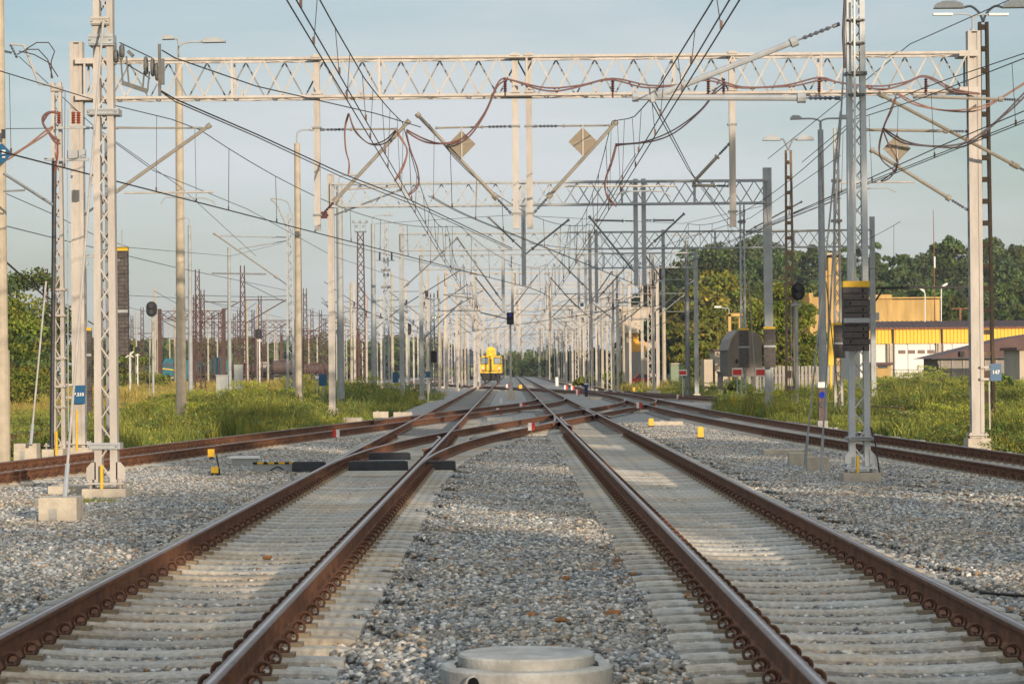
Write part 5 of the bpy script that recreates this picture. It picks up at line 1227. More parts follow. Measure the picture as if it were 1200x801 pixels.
c = P(509, 372, 180); t = thing('diamond_board', c, 'small white diamond board with a green edge, left centre', 'sign'); mb = MB(); mb.prism([(c.x - .24, c.z), (c.x, c.z - .24), (c.x + .24, c.z), (c.x, c.z + .24)], 180, 180.02); mb.build('plate', dgreen, t); mb = MB(); mb.prism([(c.x - .16, c.z), (c.x, c.z - .16), (c.x + .16, c.z), (c.x, c.z + .16)], 179.97, 179.98); mb.build('field', white, t)
c = P(152, 415, 200); t = thing('cross_sign', (c.x, 200, -.3), 'small white X cross on a post in the left yard', 'sign'); mb = MB(); mb.bar((c.x - .3, 200, c.z - .22), (c.x + .3, 200, c.z + .22), .08, .03); mb.bar((c.x - .3, 199.95, c.z + .22), (c.x + .3, 199.95, c.z - .22), .08, .03); mb.build('cross', white, t); mb = MB(); mb.box((c.x, 200.1, (c.z - .3) / 2), (.08, .08, c.z + .3)); mb.build('post', white, t)

def cabinet(px0, px1, py0, py1, Y, label):
    x = X((px0 + px1) / 2, Y, py1); s = Y / FPX; w = (px1 - px0) * s; z1 = Z(py0, Y, px0); t = thing('cabinet', (x, Y, -.3), label, 'cabinet', 'grey cabinets in the grass')
    mb = MB(); mb.box((x, Y, (z1 - .3) / 2), (w, w * .7, z1 + .3)); mb.build('case', cabin, t); mb = MB(); mb.box((x, Y, z1 + .02), (w * 1.08, w * .8, .05)); mb.build('roof', cabin, t)
    mb = MB(); mb.box((x, Y - w * .35 - .006, z1 * .45), (w * .82, .012, z1 * .8)); d = mb.build('door', cabin, t); mb = MB(); mb.box((x + w * .3, Y - w * .35 - .02, z1 * .5), (.03, .02, .12)); mb.build('handle', black, d)
cabinet(254, 268, 440, 462, 150, 'low wide grey cabinet in the left grass beside the plain grey post')
cabinet(275, 285, 428, 460, 150, 'taller narrow grey cabinet in the left grass')

# ================================================================== yellow rail vehicle
Yt = 322; x = XL; t = thing('rail_vehicle', (x, Yt, .2), 'yellow track maintenance vehicle standing on the left main track in the haze', 'rail vehicle')
mb = MB(); w = 1.42
mb.prism([(-w, 1.15), (w, 1.15), (w, 1.9), (w * .98, 2.0), (w * .93, 3.05), (w * .7, 3.25), (-w * .7, 3.25), (-w * .93, 3.05), (-w * .98, 2.0), (-w, 1.9)], 0, 9)
mb.v = [(a + x, b + Yt, c + .2) for a, b, c in mb.v]; body = mb.build('body', trainy, t)
for s in (-1, 1):
    mb = MB(); mb.box((x + s * .80, Yt - .03, 2.85), (.78, .06, .72)); wn_ = mb.build('window', mat('pale_window', (.28, .33, .36), .2, 0, .2, 2), body)
    mb = MB()
    for dz in (-.38, .38): mb.box((x + s * .80, Yt - .05, 2.85 + dz), (.86, .06, .06))
    for dx in (-.42, .42): mb.box((x + s * .80 + dx, Yt - .05, 2.85), (.06, .06, .8))
    mb.build('frame', black, wn_)
    mb = MB(); mb.tube([(x + s * 1.0, Yt - .08, 1.95), (x + s * 1.0, Yt + .02, 1.95)], .13, 12); mb.build('headlight', white, body)
    mb = MB(); mb.tube([(x + s * 1.0, Yt - .05, 1.68), (x + s * 1.0, Yt + .02, 1.68)], .09, 10); mb.build('tail_light', redp, body)
    mb = MB(); mb.tube([(x + s * .87, Yt - .6, 1.15), (x + s * .87, Yt, 1.15)], .1, 10); mb.tube([(x + s * .87, Yt - .66, 1.15), (x + s * .87, Yt - .6, 1.15)], .24, 14); mb.build('buffer', black, t)
    for k in (0.9, 3.4, 6.6):
        mb = MB(); mb.tube([(x + s * .70, Yt + k, .66), (x + s * .82, Yt + k, .66)], .45, 18); mb.build('wheel', darkbox, t)
mb = MB(); mb.box((x, Yt + 3, 3.75), (1.1, 3.2, 1.0)); mb.box((x, Yt + 3, 4.35), (.8, 2.4, .35)); mb.box((x, Yt + 1.45, 3.3), (.62, .5, 1.7)); mb.build('tower_cabin', trainy, t)
mb = MB(); mb.box((x, Yt + 1.35, 3.85), (.55, .06, .45)); mb.build('cabin_window', glass, t)
mb = MB(); mb.tube([(x - .25, Yt + 2, 4.5), (x - .3, Yt + 2, 5.0)], .06, 6); mb.tube([(x + .3, Yt + 2, 4.5), (x + .3, Yt + 2, 4.9)], .05, 6); mb.bar((x - .6, Yt + 2.2, 4.9), (x + .6, Yt + 2.2, 4.9), .06, .06); mb.build('roof_gear', dgalv, t)
mb = MB(); mb.box((x, Yt - .08, 1.15), (2.5, .3, .34)); mb.box((x, Yt + .2, .8), (1.9, .9, .5)); mb.box((x, Yt - .12, .55), (2.2, .1, .25)); mb.box((x, Yt + 4.5, .9), (2.3, 8, .45)); mb.tube([(x, Yt - .5, 1.1), (x, Yt, 1.1)], .07, 8); mb.tube([(x + .45, Yt - .2, 1.1), (x + .5, Yt - .3, .6), (x + .4, Yt - .1, .4)], .04, 6); mb.build('undercarriage', black, t)
mb = MB(); mb.box((x, Yt - .02, 2.3), (.16, .05, 1.5)); mb.box((x, Yt - .03, 1.6), (2.4, .03, .07)); mb.build('dark_trim', darkbox, body)

# ================================================================== left yard vehicles
Yv = 330; t = thing('locomotive', (X(199, Yv), Yv, -.2), 'blue green diesel locomotive with yellow stripes in the far left yard', 'locomotive')
xa, xb = X(190.5, Yv), X(208, Yv); za, zb_ = Z(441, Yv), Z(416, Yv); cxx = (xa + xb) / 2; hw = (xb - xa) / 2
mb = MB(); mb.prism([(cxx - hw, za), (cxx + hw + 1.5, za), (cxx + hw + 1.5, zb_ - .4), (cxx + hw * .8, zb_), (cxx - hw * .6, zb_), (cxx - hw, zb_ - .6)], Yv, Yv + 3); b = mb.build('body', teal, t)
mb = MB(); mb.box((cxx, Yv - .02, lerp(za, zb_, .68)), (hw * 1.7, .04, .42)); mb.build('window', glass, b)
mb = MB(); mb.bar((cxx - hw, Yv - .03, lerp(za, zb_, .52)), (cxx + hw, Yv - .03, lerp(za, zb_, .42)), .14, .03); mb.bar((cxx - hw, Yv - .03, za + .3), (cxx + hw, Yv - .03, za + .2), .12, .03); mb.build('stripe', yel, b)
mb = MB(); mb.box((cxx + .8, Yv + 1.4, za - .45), (hw * 2 + 1.4, 2.4, .9)); mb.build('undercarriage', black, t); mb = MB(); mb.box((cxx - hw + .2, Yv - .1, za - .4), (.7, .2, .5)); mb.build('buffer_beam', yel, t)
for k in range(3): mb = MB(); mb.tube([(cxx - hw + 1 + k * 1.6, Yv + .1, .2), (cxx - hw + 1 + k * 1.6, Yv + .25, .2)], .5, 16); mb.build('wheel', darkbox, t)
def wagon(px0, px1, py0, py1, Y, m, label, tank=True):
    xa, xb = X(px0, Y), X(px1, Y); z1 = Z(py0, Y); z0 = Z(py1, Y) + .8; t = thing('tank_wagon' if tank else 'hopper_wagon', ((xa + xb) / 2, Y, -.2), label, 'wagon', 'wagons in the far left yard'); r = (z1 - z0) / 2
    mb = MB(); zc = (z0 + z1) / 2
    if tank: mb.tube([(xa, Y + 1.5, zc), (xa + .25, Y + 1.5, zc), (xa + .251, Y + 1.5, zc), (xb - .25, Y + 1.5, zc), (xb, Y + 1.5, zc)], [r * .7, r * .95, r, r, r * .7], 24)
    else: mb.prism([(xa, z0 + .4), (xa + .5, z0), (xb - .5, z0), (xb, z0 + .4), (xb, z1 - .6), (xb - .8, z1), (xa + .3, z1), (xa, z1 - .3)], Y, Y + 3)
    b = mb.build('tank' if tank else 'hopper', m, t)
    mb = MB(); mb.box(((xa + xb) / 2, Y + 1.4, z0 - .25), (xb - xa, 2.2, .35)); mb.build('frame', black, t)
    for k in range(4):
        xx = lerp(xa, xb, (.1, .28, .72, .9)[k]); mb = MB(); mb.tube([(xx, Y + .4, .25), (xx, Y + .55, .25)], .45, 14); mb.build('wheel', darkbox, t)
    mb = MB()
    for k in range(5): xx = lerp(xa, xb, .1 + .2 * k); mb.ring((xx, Y + 1.5, zc), r + .01, .03, 20, 4, 'X') if tank else mb.box((xx, Y - .03, zc), (.12, .08, (z1 - z0) * .9))
    mb.box(((xa + xb) / 2, Y + 1.5, z1 + .1), (1.2, .8, .2)); mb.build('rib', m, b)
wagon(246, 267, 417, 443, 345, teal, 'teal hopper wagon between the brown masts of the left yard', False)
wagon(212, 240, 420, 443, 350, dgreen, 'dark wagon behind the thick concrete lamp post', False)
wagon(270, 300, 424, 443, 352, tankm, 'brown tank wagon behind the tall grey cabinet')
wagon(303, 315, 423, 443, 356, mat('tank_grey', (.34, .29, .26), .6, .1, .3, 1), 'pale grey tank wagon end left of the brown ones')
wagon(317, 346, 420, 443, 350, tankm, 'brown tank wagon left of the sunlit lamp post')
wagon(352, 384, 424, 443, 358, tankm, 'dark brown tank wagon between the second portal leg and the sunlit lamp post')
wagon(512, 556, 408, 432, 480, mat('wagon_blue', (.03, .05, .10), .6, 0, .3, 1), 'long dark blue wagon behind the masts left of the rail vehicle', False)

# ================================================================== buildings
def wall_box(mb, x0, x1, y0, y1, z0, z1): mb.box(((x0 + x1) / 2, (y0 + y1) / 2, (z0 + z1) / 2), (x1 - x0, y1 - y0, z1 - z0))
Yw = 262; t = thing('warehouse', (X(1100, Yw), Yw, GZ), 'long yellow and white warehouse with brown roof at the right', 'building')
x0, x1 = X(1008, Yw), X(1290, Yw); zg = GZ; ze = Z(402, Yw, 1100); zy = Z(385, Yw, 1100); zr = Z(376, Yw, 1100)
mb = MB(); wall_box(mb, x0, x1, Yw, Yw + 18, zg, ze); mb.build('wall', wwall, t)
mb = MB(); wall_box(mb, x0 - .1, x1, Yw - .25, Yw + 18.2, ze, zy)
xx = x0
while xx < x1: mb.box((xx, Yw - .29, (ze + zy) / 2), (.12, .08, zy - ze)); xx += .36
mb.build('fascia', ywall, t)
mb = MB(); mb.prism([(Yw - .5, zy), (Yw + 19, zy), (Yw + 9, zr + .15), (Yw - .5, zy + .12)], x0 - .3, x1, plane='YZ')
xx = x0
while xx < x1: mb.bar((xx, Yw - .5, zy + .16), (xx, Yw + 9, zr + .19), .06, .05, ref=(0, 0, 1)); xx += .5
mb.build('roof', brroof, t)
mb = MB(); mb.box(((x0 + x1) / 2, Yw - .55, zy + .05), (x1 - x0, .12, .14)); mb.build('gutter', rbrown, t)
for px in (1044, 1101, 1158): 
    xx = X(px, Yw); mb = MB(); mb.box((xx, Yw - .3, (zg + ze) / 2), (.34, .3, ze - zg)); mb.box((xx - .3, Yw - .25, (zg + ze) / 2), (.12, .1, ze - zg)); mb.build('pillar', found, t)
for a, b in ((1049, 1099), (1106, 1155)):
    xa, xb = X(a, Yw), X(b, Yw); mb = MB(); wall_box(mb, xa, xb, Yw - .06, Yw, zg + .1, ze - .15); d = mb.build('door', white, t)
    zw = Z(412, Yw, 1080)
    for k in range(4): mb = MB(); cx_ = lerp(xa, xb, (k + .7) / 4.4); mb.box((cx_, Yw - .08, zw), (.72, .04, .36)); mb.build('window', mat('smoky_window', (.13, .08, .07), .3, 0, .2, 2), d)
for k in range(10):
    mb = MB(); xx = X(1012 + k * 26, Yw); mb.box((xx, Yw - .03, (zg + ze) / 2), (.05, .06, ze - zg)); mb.build('panel_joint', greyw, bpy.data.objects['warehouse'])
for px in (1046.5, 1103.5):
    mb = MB(); xx = X(px, Yw); mb.tube([(xx, Yw - .5, zy), (xx, Yw - .42, ze), (xx, Yw - .42, zg)], .09, 6); mb.build('downpipe', darkbox, bpy.data.objects['warehouse'])
t = thing('ochre_building', (X(1064, 300), 300, GZ), 'stained ochre flat roofed building behind the warehouse', 'building')
mb = MB(); wall_box(mb, X(1020, 300), X(1102, 300), 300, 312, GZ, Z(351, 300, 1060)); wall_box(mb, X(1020, 300), X(1046, 300), 300.05, 308, GZ, Z(345, 300, 1040)); mb.build('wall', yhouse, t)
mb = MB(); mb.box((X(1061, 300), 305.9, Z(350, 300, 1060) + .1), (X(1102, 300) - X(1020, 300) + .3, 12.4, .15)); mb.build('roof_edge', yhouse, t)
mb = MB(); wall_box(mb, X(1026, 300), X(1031, 300), 299.95, 300.1, Z(375, 300, 1030), Z(366, 300, 1030)); mb.build('window', glass, t)
t = thing('ochre_tower', (X(972, 240), 240, GZ), 'tall narrow ochre building behind the slim grey lamp post', 'building')
mb = MB(); wall_box(mb, X(972, 240), X(985, 240), 240, 246, GZ, Z(302, 240, 975)); wall_box(mb, X(969, 240), X(972.2, 240), 240.2, 245, GZ, Z(317, 240, 975)); mb.build('wall', yhouse, t); mb = MB(); mb.box((X(978.5, 240), 243, Z(302, 240) + .1), (1.3, 6.3, .2)); mb.build('roof_edge', beige, t)
t = thing('ochre_annex', (X(956, 250), 250, GZ), 'low ochre annex left of the slim grey lamp post', 'building')
mb = MB(); wall_box(mb, X(940, 250), X(973, 250), 250, 258, GZ, Z(348, 250, 955)); wall_box(mb, X(945, 250), X(954, 250), 250.1, 254, 3, Z(343, 250, 955)); mb.build('wall', yhouse, t)
for px in (966, 971): mb = MB(); mb.box((X(px, 250), 249.97, Z(378, 250)), (.45, .08, 1.1)); mb.build('window', glass, t)
t = thing('yellow_gate_post', (X(976, 130), 130, GZ), 'bright yellow panel behind the slim grey lamp post', 'panel'); mb = MB(); wall_box(mb, X(971, 130), X(977.5, 130), 130, 130.3, Z(431, 130), Z(382, 130)); mb.build('panel', ywall, t); mb = MB(); wall_box(mb, X(973, 130), X(975.5, 130), 130.05, 130.25, GZ, Z(431, 130)); mb.build('post', ywall, t)
# shed at the right
Ys = 205; t = thing('shed', (X(1150, Ys), Ys, GZ), 'low grey shed with a shallow brown roof in front of the warehouse', 'building')
xa, xb = X(1099, Ys), X(1215, Ys); ze = Z(420, Ys, 1100)
mb = MB(); wall_box(mb, xa, xb, Ys, Ys + 7, GZ, ze); mb.build('wall', greyw, t)
mb = MB()
xx = xa + .3
while xx < xb: mb.box((xx, Ys - .04, (GZ + ze) / 2), (.12, .08, ze - GZ)); xx += .85
mb.build('wall_batten', mat('shed_batten', (.38, .35, .32), .8), t)
mb = MB(); mb.prism([(xa - .8, ze), (xb + 1, ze), (xb + 1, ze + 2.0), (xa + 5.6, ze + 1.55)], Ys - .6, Ys + 7.6); mb.build('roof', brroof, t)
mb = MB(); mb.box(((xa + xb) / 2, Ys - .66, ze + .03), (xb - xa + 1.2, .1, .12)); mb.tube([(xa - .4, Ys - .6, ze), (xa, Ys - .15, ze - .5), (xa, Ys - .15, GZ)], .06, 6); mb.build('gutter', darkbox, t)
mb = MB(); wall_box(mb, X(1123, Ys), X(1128, Ys), Ys - .9, Ys - .6, Z(422, Ys), Z(416, Ys)); mb.build('floodlight', black, t)
mb = MB(); wall_box(mb, X(1178, Ys), X(1183, Ys), Ys - .07, Ys, GZ + .5, Z(433, Ys)); mb.build('door', brroof, t)
t = thing('pale_shed', (X(1200, 190), 190, GZ), 'pale ochre wall end at the right edge beside the grey shed', 'building'); mb = MB(); wall_box(mb, X(1195, 190), X(1240, 190), 190, 196, GZ, Z(410, 190, 1200)); mb.build('wall', beige, t); mb = MB(); mb.box((X(1217, 190), 193, Z(410, 190, 1200) + .1), (3.2, 6.6, .2)); mb.build('roof', brroof, t)
t = thing('small_hut', (X(1033, 235), 235, GZ), 'small ochre hut with dark roof left of the warehouse door', 'building'); mb = MB(); wall_box(mb, X(1020, 235), X(1044, 235), 235, 239, GZ, Z(427, 235, 1033)); mb.build('wall', yhouse, t); mb = MB(); mb.box((X(1032, 235), 237, Z(426, 235, 1033)), (2.2, 4.8, .25)); mb.build('roof', brroof, t)
mb = MB(); wall_box(mb, X(1029, 235), X(1040, 235), 234.95, 235.05, Z(435, 235), Z(430, 235)); mb.build('window', glass, t)
# signal building far centre right
Yb = 330; t = thing('signal_building', (X(750, Yb), Yb, GZ), 'beige flat roofed building with an orange door behind the dense far masts', 'building')
x0, x1 = X(729, Yb), X(769, Yb); zm = Z(390, Yb, 750); zt = Z(362, Yb, 750)
mb = MB(); wall_box(mb, x0, x1, Yb, Yb + 10, zm, zt); wall_box(mb, X(735, Yb), x1 + .0, Yb + .8, Yb + 9, GZ, zm); mb.build('wall', beige, t)
mb = MB(); mb.box(((x0 + x1) / 2, Yb + 5, zt + .12), (x1 - x0 + .4, 10.4, .25)); mb.build('roof_edge', beige, t)
mb = MB(); wall_box(mb, X(738, Yb), X(757, Yb), Yb + .7, Yb + .85, Z(413, Yb), Z(391.5, Yb)); mb.build('door', mat('orange_door', (.75, .38, .04), .6), t)
for px in (732, 739.5): mb = MB(); mb.box((X(px, Yb), Yb - .03, Z(374, Yb)), (.55, .08, .9)); f_ = mb.build('window_frame', beige, t); mb = MB(); mb.box((X(px, Yb), Yb - .08, Z(374, Yb)), (.42, .04, .75)); mb.build('pane', glass, f_)
mb = MB(); wall_box(mb, X(741, Yb), X(754, Yb), Yb + .3, Yb + .6, GZ, Z(414, Yb)); mb.build('lower_wall', greyw, t)
# arched hut and things by the right trees
Yh = 160; t = thing('arched_hut', (X(856, Yh), Yh, GZ), 'grey sheet metal hut with a slanted arched roof left of the paired weight stacks', 'hut')
mb = MB(); P2 = lambda a, b: (X(a, Yh), Z(b, Yh, 860))
mb.prism([P2(853, 441), P2(853, 408), P2(857, 397), P2(864, 388), P2(872, 385), P2(888, 390), P2(893, 398), P2(893, 441)], Yh, Yh + 6); mb.build('shell', hutm, t)
mb = MB(); wall_box(mb, X(862, Yh), X(865, Yh), Yh - .05, Yh, Z(428, Yh), Z(423, Yh)); mb.build('vent', black, t)
mb = MB(); mb.prism([P2(851.5, 410), P2(855.5, 397), P2(863.5, 386.5), P2(864.5, 388), P2(857.5, 398), P2(853.5, 410)], Yh - .1, Yh + 6.1); mb.build('roof_edge', greyw, t)
t = thing('low_wall_building', (X(848, 190), 190, GZ), 'low pale ochre building left of the arched hut', 'building'); mb = MB(); wall_box(mb, X(838, 190), X(856, 190), 190, 195, GZ, Z(412, 190, 845)); wall_box(mb, X(824, 190), X(834, 190), 189, 192, GZ, Z(421, 190, 830)); mb.build('wall', beige, t); mb = MB(); mb.box((X(847, 190), 192.5, Z(411, 190, 845) + .05), (1.3, 5.3, .14)); mb.build('roof', brroof, t)
t = thing('gantry_post', (X(856, 200), 200, GZ), 'ochre steel frame with a street lamp in front of the right trees', 'steel frame')
mb = MB(); mb.box((X(855.5, 200), 200, (Z(370, 200) + GZ) / 2), (.22, .22, Z(370, 200) - GZ)); mb.box((X(862, 200), 200, Z(371, 200)), (1.1, .22, .22)); mb.box((X(868, 200), 200.3, (Z(371, 200) + GZ) / 2), (.2, .2, Z(371, 200) - GZ)); mb.build('frame', yhouse, t)
mb = MB(); mb.tube(smooth_path([P(854, 371, 200), P(854, 362, 200), P(849, 361, 200), P(844, 360, 200)]), .04, 6); mb.build('lamp_arm', galv, t); mb = MB(); mb.box(tuple(P(841, 359.5, 200)), (.5, .25, .14)); mb.build('lamp_head', white, t)
t = thing('concrete_stub', (X(843, 165), 165, GZ), 'short concrete post with a cap left of the arched hut', 'post'); mb = MB(); mb.box((X(844, 165), 165, .5), (.32, .3, 1.8)); mb.build('shaft', greyconc, t); mb = MB(); mb.box((X(844, 165), 165, 1.45), (.42, .4, .14)); mb.build('cap', greyconc, t)
t = thing('green_box', (X(792, 210), 210, GZ), 'pale green container behind the right weeds', 'container'); mb = MB(); wall_box(mb, X(786, 210), X(799, 210), 210, 211.5, GZ, Z(428, 210)); mb.build('box', mat('pale_green', (.22, .28, .18), .7), t); mb = MB(); mb.box((X(792.5, 210), 210.7, Z(428, 210) + .04), (1.0, 1.6, .08)); mb.build('lid', beige, t)
# black gantry with beam, and picket fence, gate
Yg = 150; t = thing('black_gantry', (X(1080, Yg), Yg, GZ), 'black steel gantry frame with knee braces in front of the warehouse', 'gantry')
zt = Z(337, Yg, 1080); a, b = X(1023.5, Yg), X(1138, Yg)
for xx, w_ in ((a, .3), (b, .2)): mb = MB(); mb.box((xx, Yg, (zt + GZ) / 2), (w_, .25, zt - GZ)); mb.build('leg', black, t)
mb = MB(); mb.box(((a + b) / 2, Yg, zt), (b - a + .2, .25, .13)); 
for k in range(7): mb.box((lerp(a, b, .3 + k * .06), Yg, zt + .1), (.14, .2, .08))
mb.build('beam', black, t); mb = MB(); mb.bar((a, Yg, zt - .95), (a + .65, Yg, zt), .1, .1); mb.bar((b, Yg, zt - 1.05), (b - .7, Yg, zt), .1, .1); mb.build('brace', black, t)
t = thing('picket_fence', (X(930, 175), 175, GZ), 'grey concrete picket fence behind the dark lamp column', 'fence'); mb = MB(); xx = X(874, 175)
while xx < X(985, 175): mb.box((xx, 175, (Z(432, 175) + GZ) / 2), (.17, .06, Z(431 + random.uniform(-1, 1), 175) - GZ)); xx += .25
mb.build('pickets', fencem, t); mb = MB(); mb.box((X(930, 175), 175.08, 1.2), (X(985, 175) - X(874, 175), .06, .1)); mb.build('rail', fencem, t)
t = thing('gate', (X(1091, 215), 215, GZ), 'dark slatted gate beside the grey shed', 'gate'); mb = MB(); zt = Z(437, 215, 1090)
for k in range(8): mb.box((X(1087 + k * 1.5, 215), 215, (zt + GZ) / 2), (.05, .04, zt - GZ))
mb.box((X(1089, 215), 215.05, (zt + GZ) / 2), (.35, .04, zt - GZ)); mb.build('panel', black, t)
t = thing('wire_fence', (X(1065, 216), 216, GZ), 'thin black railing in front of the white warehouse door', 'fence'); mb = MB(); mb.box((X(1066, 216), 216, Z(437, 216)), (3.0, .03, .04))
for k in range(14): mb.box((X(1048 + k * 2.8, 216), 216, (Z(437, 216) + GZ) / 2), (.02, .02, Z(437, 216) - GZ))
mb.build('railing', black, t)
t = thing('cable_drum', (X(1075, 200), 200, GZ), 'pale rounded housing lying in front of the warehouse', 'housing'); mb = MB(); n = 10; pr = [(X(1068, 200), .2)] + [(lerp(X(1067, 200), X(1082, 200), .5 - .5 * math.cos(math.pi * i / n)), .55 + .45 * math.sin(math.pi * i / n)) for i in range(n + 1)] + [(X(1082, 200), .2)]
mb.prism(pr, 200, 200.8); mb.build('shell', beige, t); mb = MB(); mb.box((X(1074, 200), 199.97, .75), (.3, .05, .12)); mb.box((X(1074, 200), 200.4, 0), (.8, .6, .7)); mb.build('foot', greyw, t)
t = thing('antenna', (X(1096, 280), 280, GZ), 'thin tall antenna mast above the ochre building', 'antenna'); mb = MB(); mb.tube([(X(1096, 280), 280, GZ), (X(1096, 280), 280, Z(300, 280)), (X(1095.5, 280), 280, Z(250, 280))], [.09, .05, .025], 6); mb.build('rod', rbrown, t)
mb = MB(); mb.tube([(X(1096.5, 280), 280, Z(318, 280)), (X(1096.5, 280), 280, Z(305, 280))], .1, 6); mb.build('aerial', white, t)
for px, py, s_, lb in ((1084, 340, -1, 'white roof lamp pointing left on the ochre building'), (1103, 335, 1, 'slim white street lamp at the right end of the ochre building')):
    t = thing('street_lamp', P(px, py + 12, 270), lb, 'lamp post'); mb = MB(); mb.tube([P(px, py + 60, 270), P(px, py + 4, 270), P(px + 2 * s_, py, 270)], .06, 6); mb.build('pole', white, t); mb = MB(); mb.bar(P(px + 1 * s_, py + 1, 270), P(px + 7 * s_, py - 3, 270), .2, .3); mb.build('lamp_head', white, t)
t = thing('far_pole', (X(1125, 290), 290, GZ), 'brown wooden pole with a crossbar between the right trees', 'pole'); mb = MB(); mb.box((X(1126, 290), 290, Z(370, 290) / 2), (.2, .2, Z(360, 290))); mb.build('shaft', rbrown, t); mb = MB(); mb.box((X(1126, 290), 290, Z(366, 290)), (1.8, .1, .12)); mb.build('crossbar', rbrown, t)
# vehicles in the far right, dark shapes behind the weeds
for px0, px1, py, Y, m, lb in ((741, 750, 432, 300, redp, 'small red parked car under the orange door'), (764, 778, 428, 290, black, 'black parked car right of the signal building')):
    xa, xb = X(px0, Y), X(px1, Y) + 1.8; zc = .5; t = thing('parked_car', ((xa + xb) / 2, Y, GZ), lb, 'car'); L_ = xb - xa
    mb = MB(); mb.prism([(xa, .1), (xb, .1), (xb, .55), (xb - L_ * .15, .65), (xb - L_ * .28, 1.1), (xa + L_ * .25, 1.12), (xa + L_ * .1, .68), (xa, .6)], Y, Y + 1.6); mb.build('body', m, t)
    mb = MB(); mb.prism([(xb - L_ * .2, .68), (xb - L_ * .3, 1.04), (xa + L_ * .27, 1.05), (xa + L_ * .15, .7)], Y - .01, Y + 1.61); mb.build('window', glass, t)
    for f_ in (.2, .8): mb = MB(); mb.tube([(lerp(xa, xb, f_), Y - .03, .05), (lerp(xa, xb, f_), Y + .15, .05)], .3, 14); mb.build('wheel', black, t)

tuft = [grass_patch(n=420, size=.5, hmin=.03, hmax=.12, w=.006), grass_patch(n=200, size=.35, hmin=.02, hmax=.08, w=.006)]
for k, (px, py, m_, sx_, lb) in enumerate([(112, 589, 0, 1.0, 'green grass tuft in front of the left foreground mast foot'), (4, 656, 1, .8, 'tiny green tuft in the ballast at the left edge'), (140, 590, 1, .7, 'thin green sprouts right of the left foreground mast foot'), (311, 539, 1, .8, 'small green tuft beside the pale junction box'), (276, 546, 1, .7, 'few green blades left of the pale junction box'), (600, 536, 1, .5, 'tiny sprout in the centre ballast')]):
    g = G(px, py, 0); o = bpy.data.objects.new('grass_tuft', tuft[m_]); COL.objects.link(o); o.location = (g.x, g.y, -.02); o.scale = (sx_, .8 * sx_, 1); tag(o, lb, 'grass tuft', 'small grass tufts in the ballast')
# ================================================================== trees
tree(X(8, 130), 130, 5.4, 3.0, GZ, LIGHTG, 'light green bushy tree at the left edge in front of a darker one', .10, 9000, .12, low=.05, blobs=40)
tree(X(20, 190), 190, Z(310, 190), 4.6, GZ, GREENS, 'dark green broad tree at the left edge behind the concrete pole', .16, 12000, .25, low=.12, blobs=46)
tree(X(45, 175), 175, 3.6, 1.9, GZ, GREENS, 'low round shrub at the foot of the left trees', .10, 5000, .1, low=.0, blobs=22)
tree(X(100, 260), 260, 4.6, 3.0, GZ, GREENS, 'small tree between the two left foreground masts', .16, 4500, .15, low=.0)
tree(X(148, 300), 300, 5.0, 3.2, GZ, LIGHTG, 'small light tree right of the left foreground mast', .16, 4500, .15, low=.0)
tree(X(-18, 150), 150, 7.3, 3.6, GZ, DARKG, 'dark tree partly cut by the left edge', .16, 7000, .2, low=.0, blobs=36)
tree(X(912, 185), 185, Z(330, 185), 3.1, GZ, LIGHTG, 'bright yellow green tree behind the dark lamp column', .13, 12000, .18, low=.12, blobs=44)
tree(X(935, 200), 200, Z(352, 200), 2.6, GZ, LIGHTG, 'second bright tree right of the dark lamp column', .13, 7000, .15, low=.1, blobs=30)
tree(X(820, 235), 235, Z(398, 235), 2.2, GZ, LIGHTG, 'small light green bush under the armed lamp post', .13, 5000, .1, low=.0)
tree(X(700, 420), 420, 4.5, 4.2, GZ, GREENS, 'hazy bush behind the dense far masts', .3, 2500, .15, low=0)
tree(X(668, 460), 460, 4.6, 5.0, GZ, GREENS, 'hazy dark bush right of the far tracks', .3, 2500, .15, low=0)
tree(X(655, 560), 560, 3.6, 5.0, GZ, GREENS, 'very faint bush near the vanishing point', .4, 2000, .15, low=0)
tree(X(625, 640), 640, 3.6, 7.0, GZ, GREENS, 'faint bush behind the rail vehicle at the end of the tracks', .4, 2500, .15, low=0)
mid = [(845, 262, 300, 5.5, YELG, 'yellowish tree in the middle of the right wood'), (800, 345, 310, 5.0, GREENS, 'green tree left in the right wood, behind the cream concrete post'), (868, 300, 330, 6.5, GREENS, 'green tree behind the paired weight stacks'), (832, 288, 380, 7.5, DARKG, 'dark tall tree behind the yellowish one'),
       (815, 335, 290, 4.2, YELG, 'small yellowish tree beside the armed lamp post'), (785, 322, 400, 6.0, DARKG, 'dark tree at the left end of the right wood'), (898, 290, 380, 7.0, DARKG, 'dark tree above the second portal leg'), (762, 345, 420, 5.5, DARKG, 'dark hazy tree behind the orange door building')]
for k, (px, pt, Y, r_, c_, lb) in enumerate(mid):
    if k == 0: pt = 320
    if k == 2: pt = 335
    tree(X(px, Y), Y, Z(pt, Y, px), r_, GZ, c_, lb, .30, 9000, .3, low=.05, blobs=46, group='trees of the wood on the right')
def forest(name, spots, leaf, per, label):
    VV = []; FF = []; CC = []; o = 0
    for x, y, h, r_, c in spots:
        cn = random.random() < .3; bl = crown_blobs(x, y, GZ, h * (1.06 if cn else 1), r_ * (.8 if cn else 1), 26 if cn else 22, cn); V, F, C = leaf_cloud(bl, per, leaf, c); VV.append(V); FF.append(F + o); CC.append(C); o += len(V)
    ob = bpy.data.objects.new(name, np_mesh(name, np.vstack(VV), np.vstack(FF), [leafm], np.vstack(CC))); COL.objects.link(ob); kind(ob, 'stuff'); ob['label'] = label
sp = []
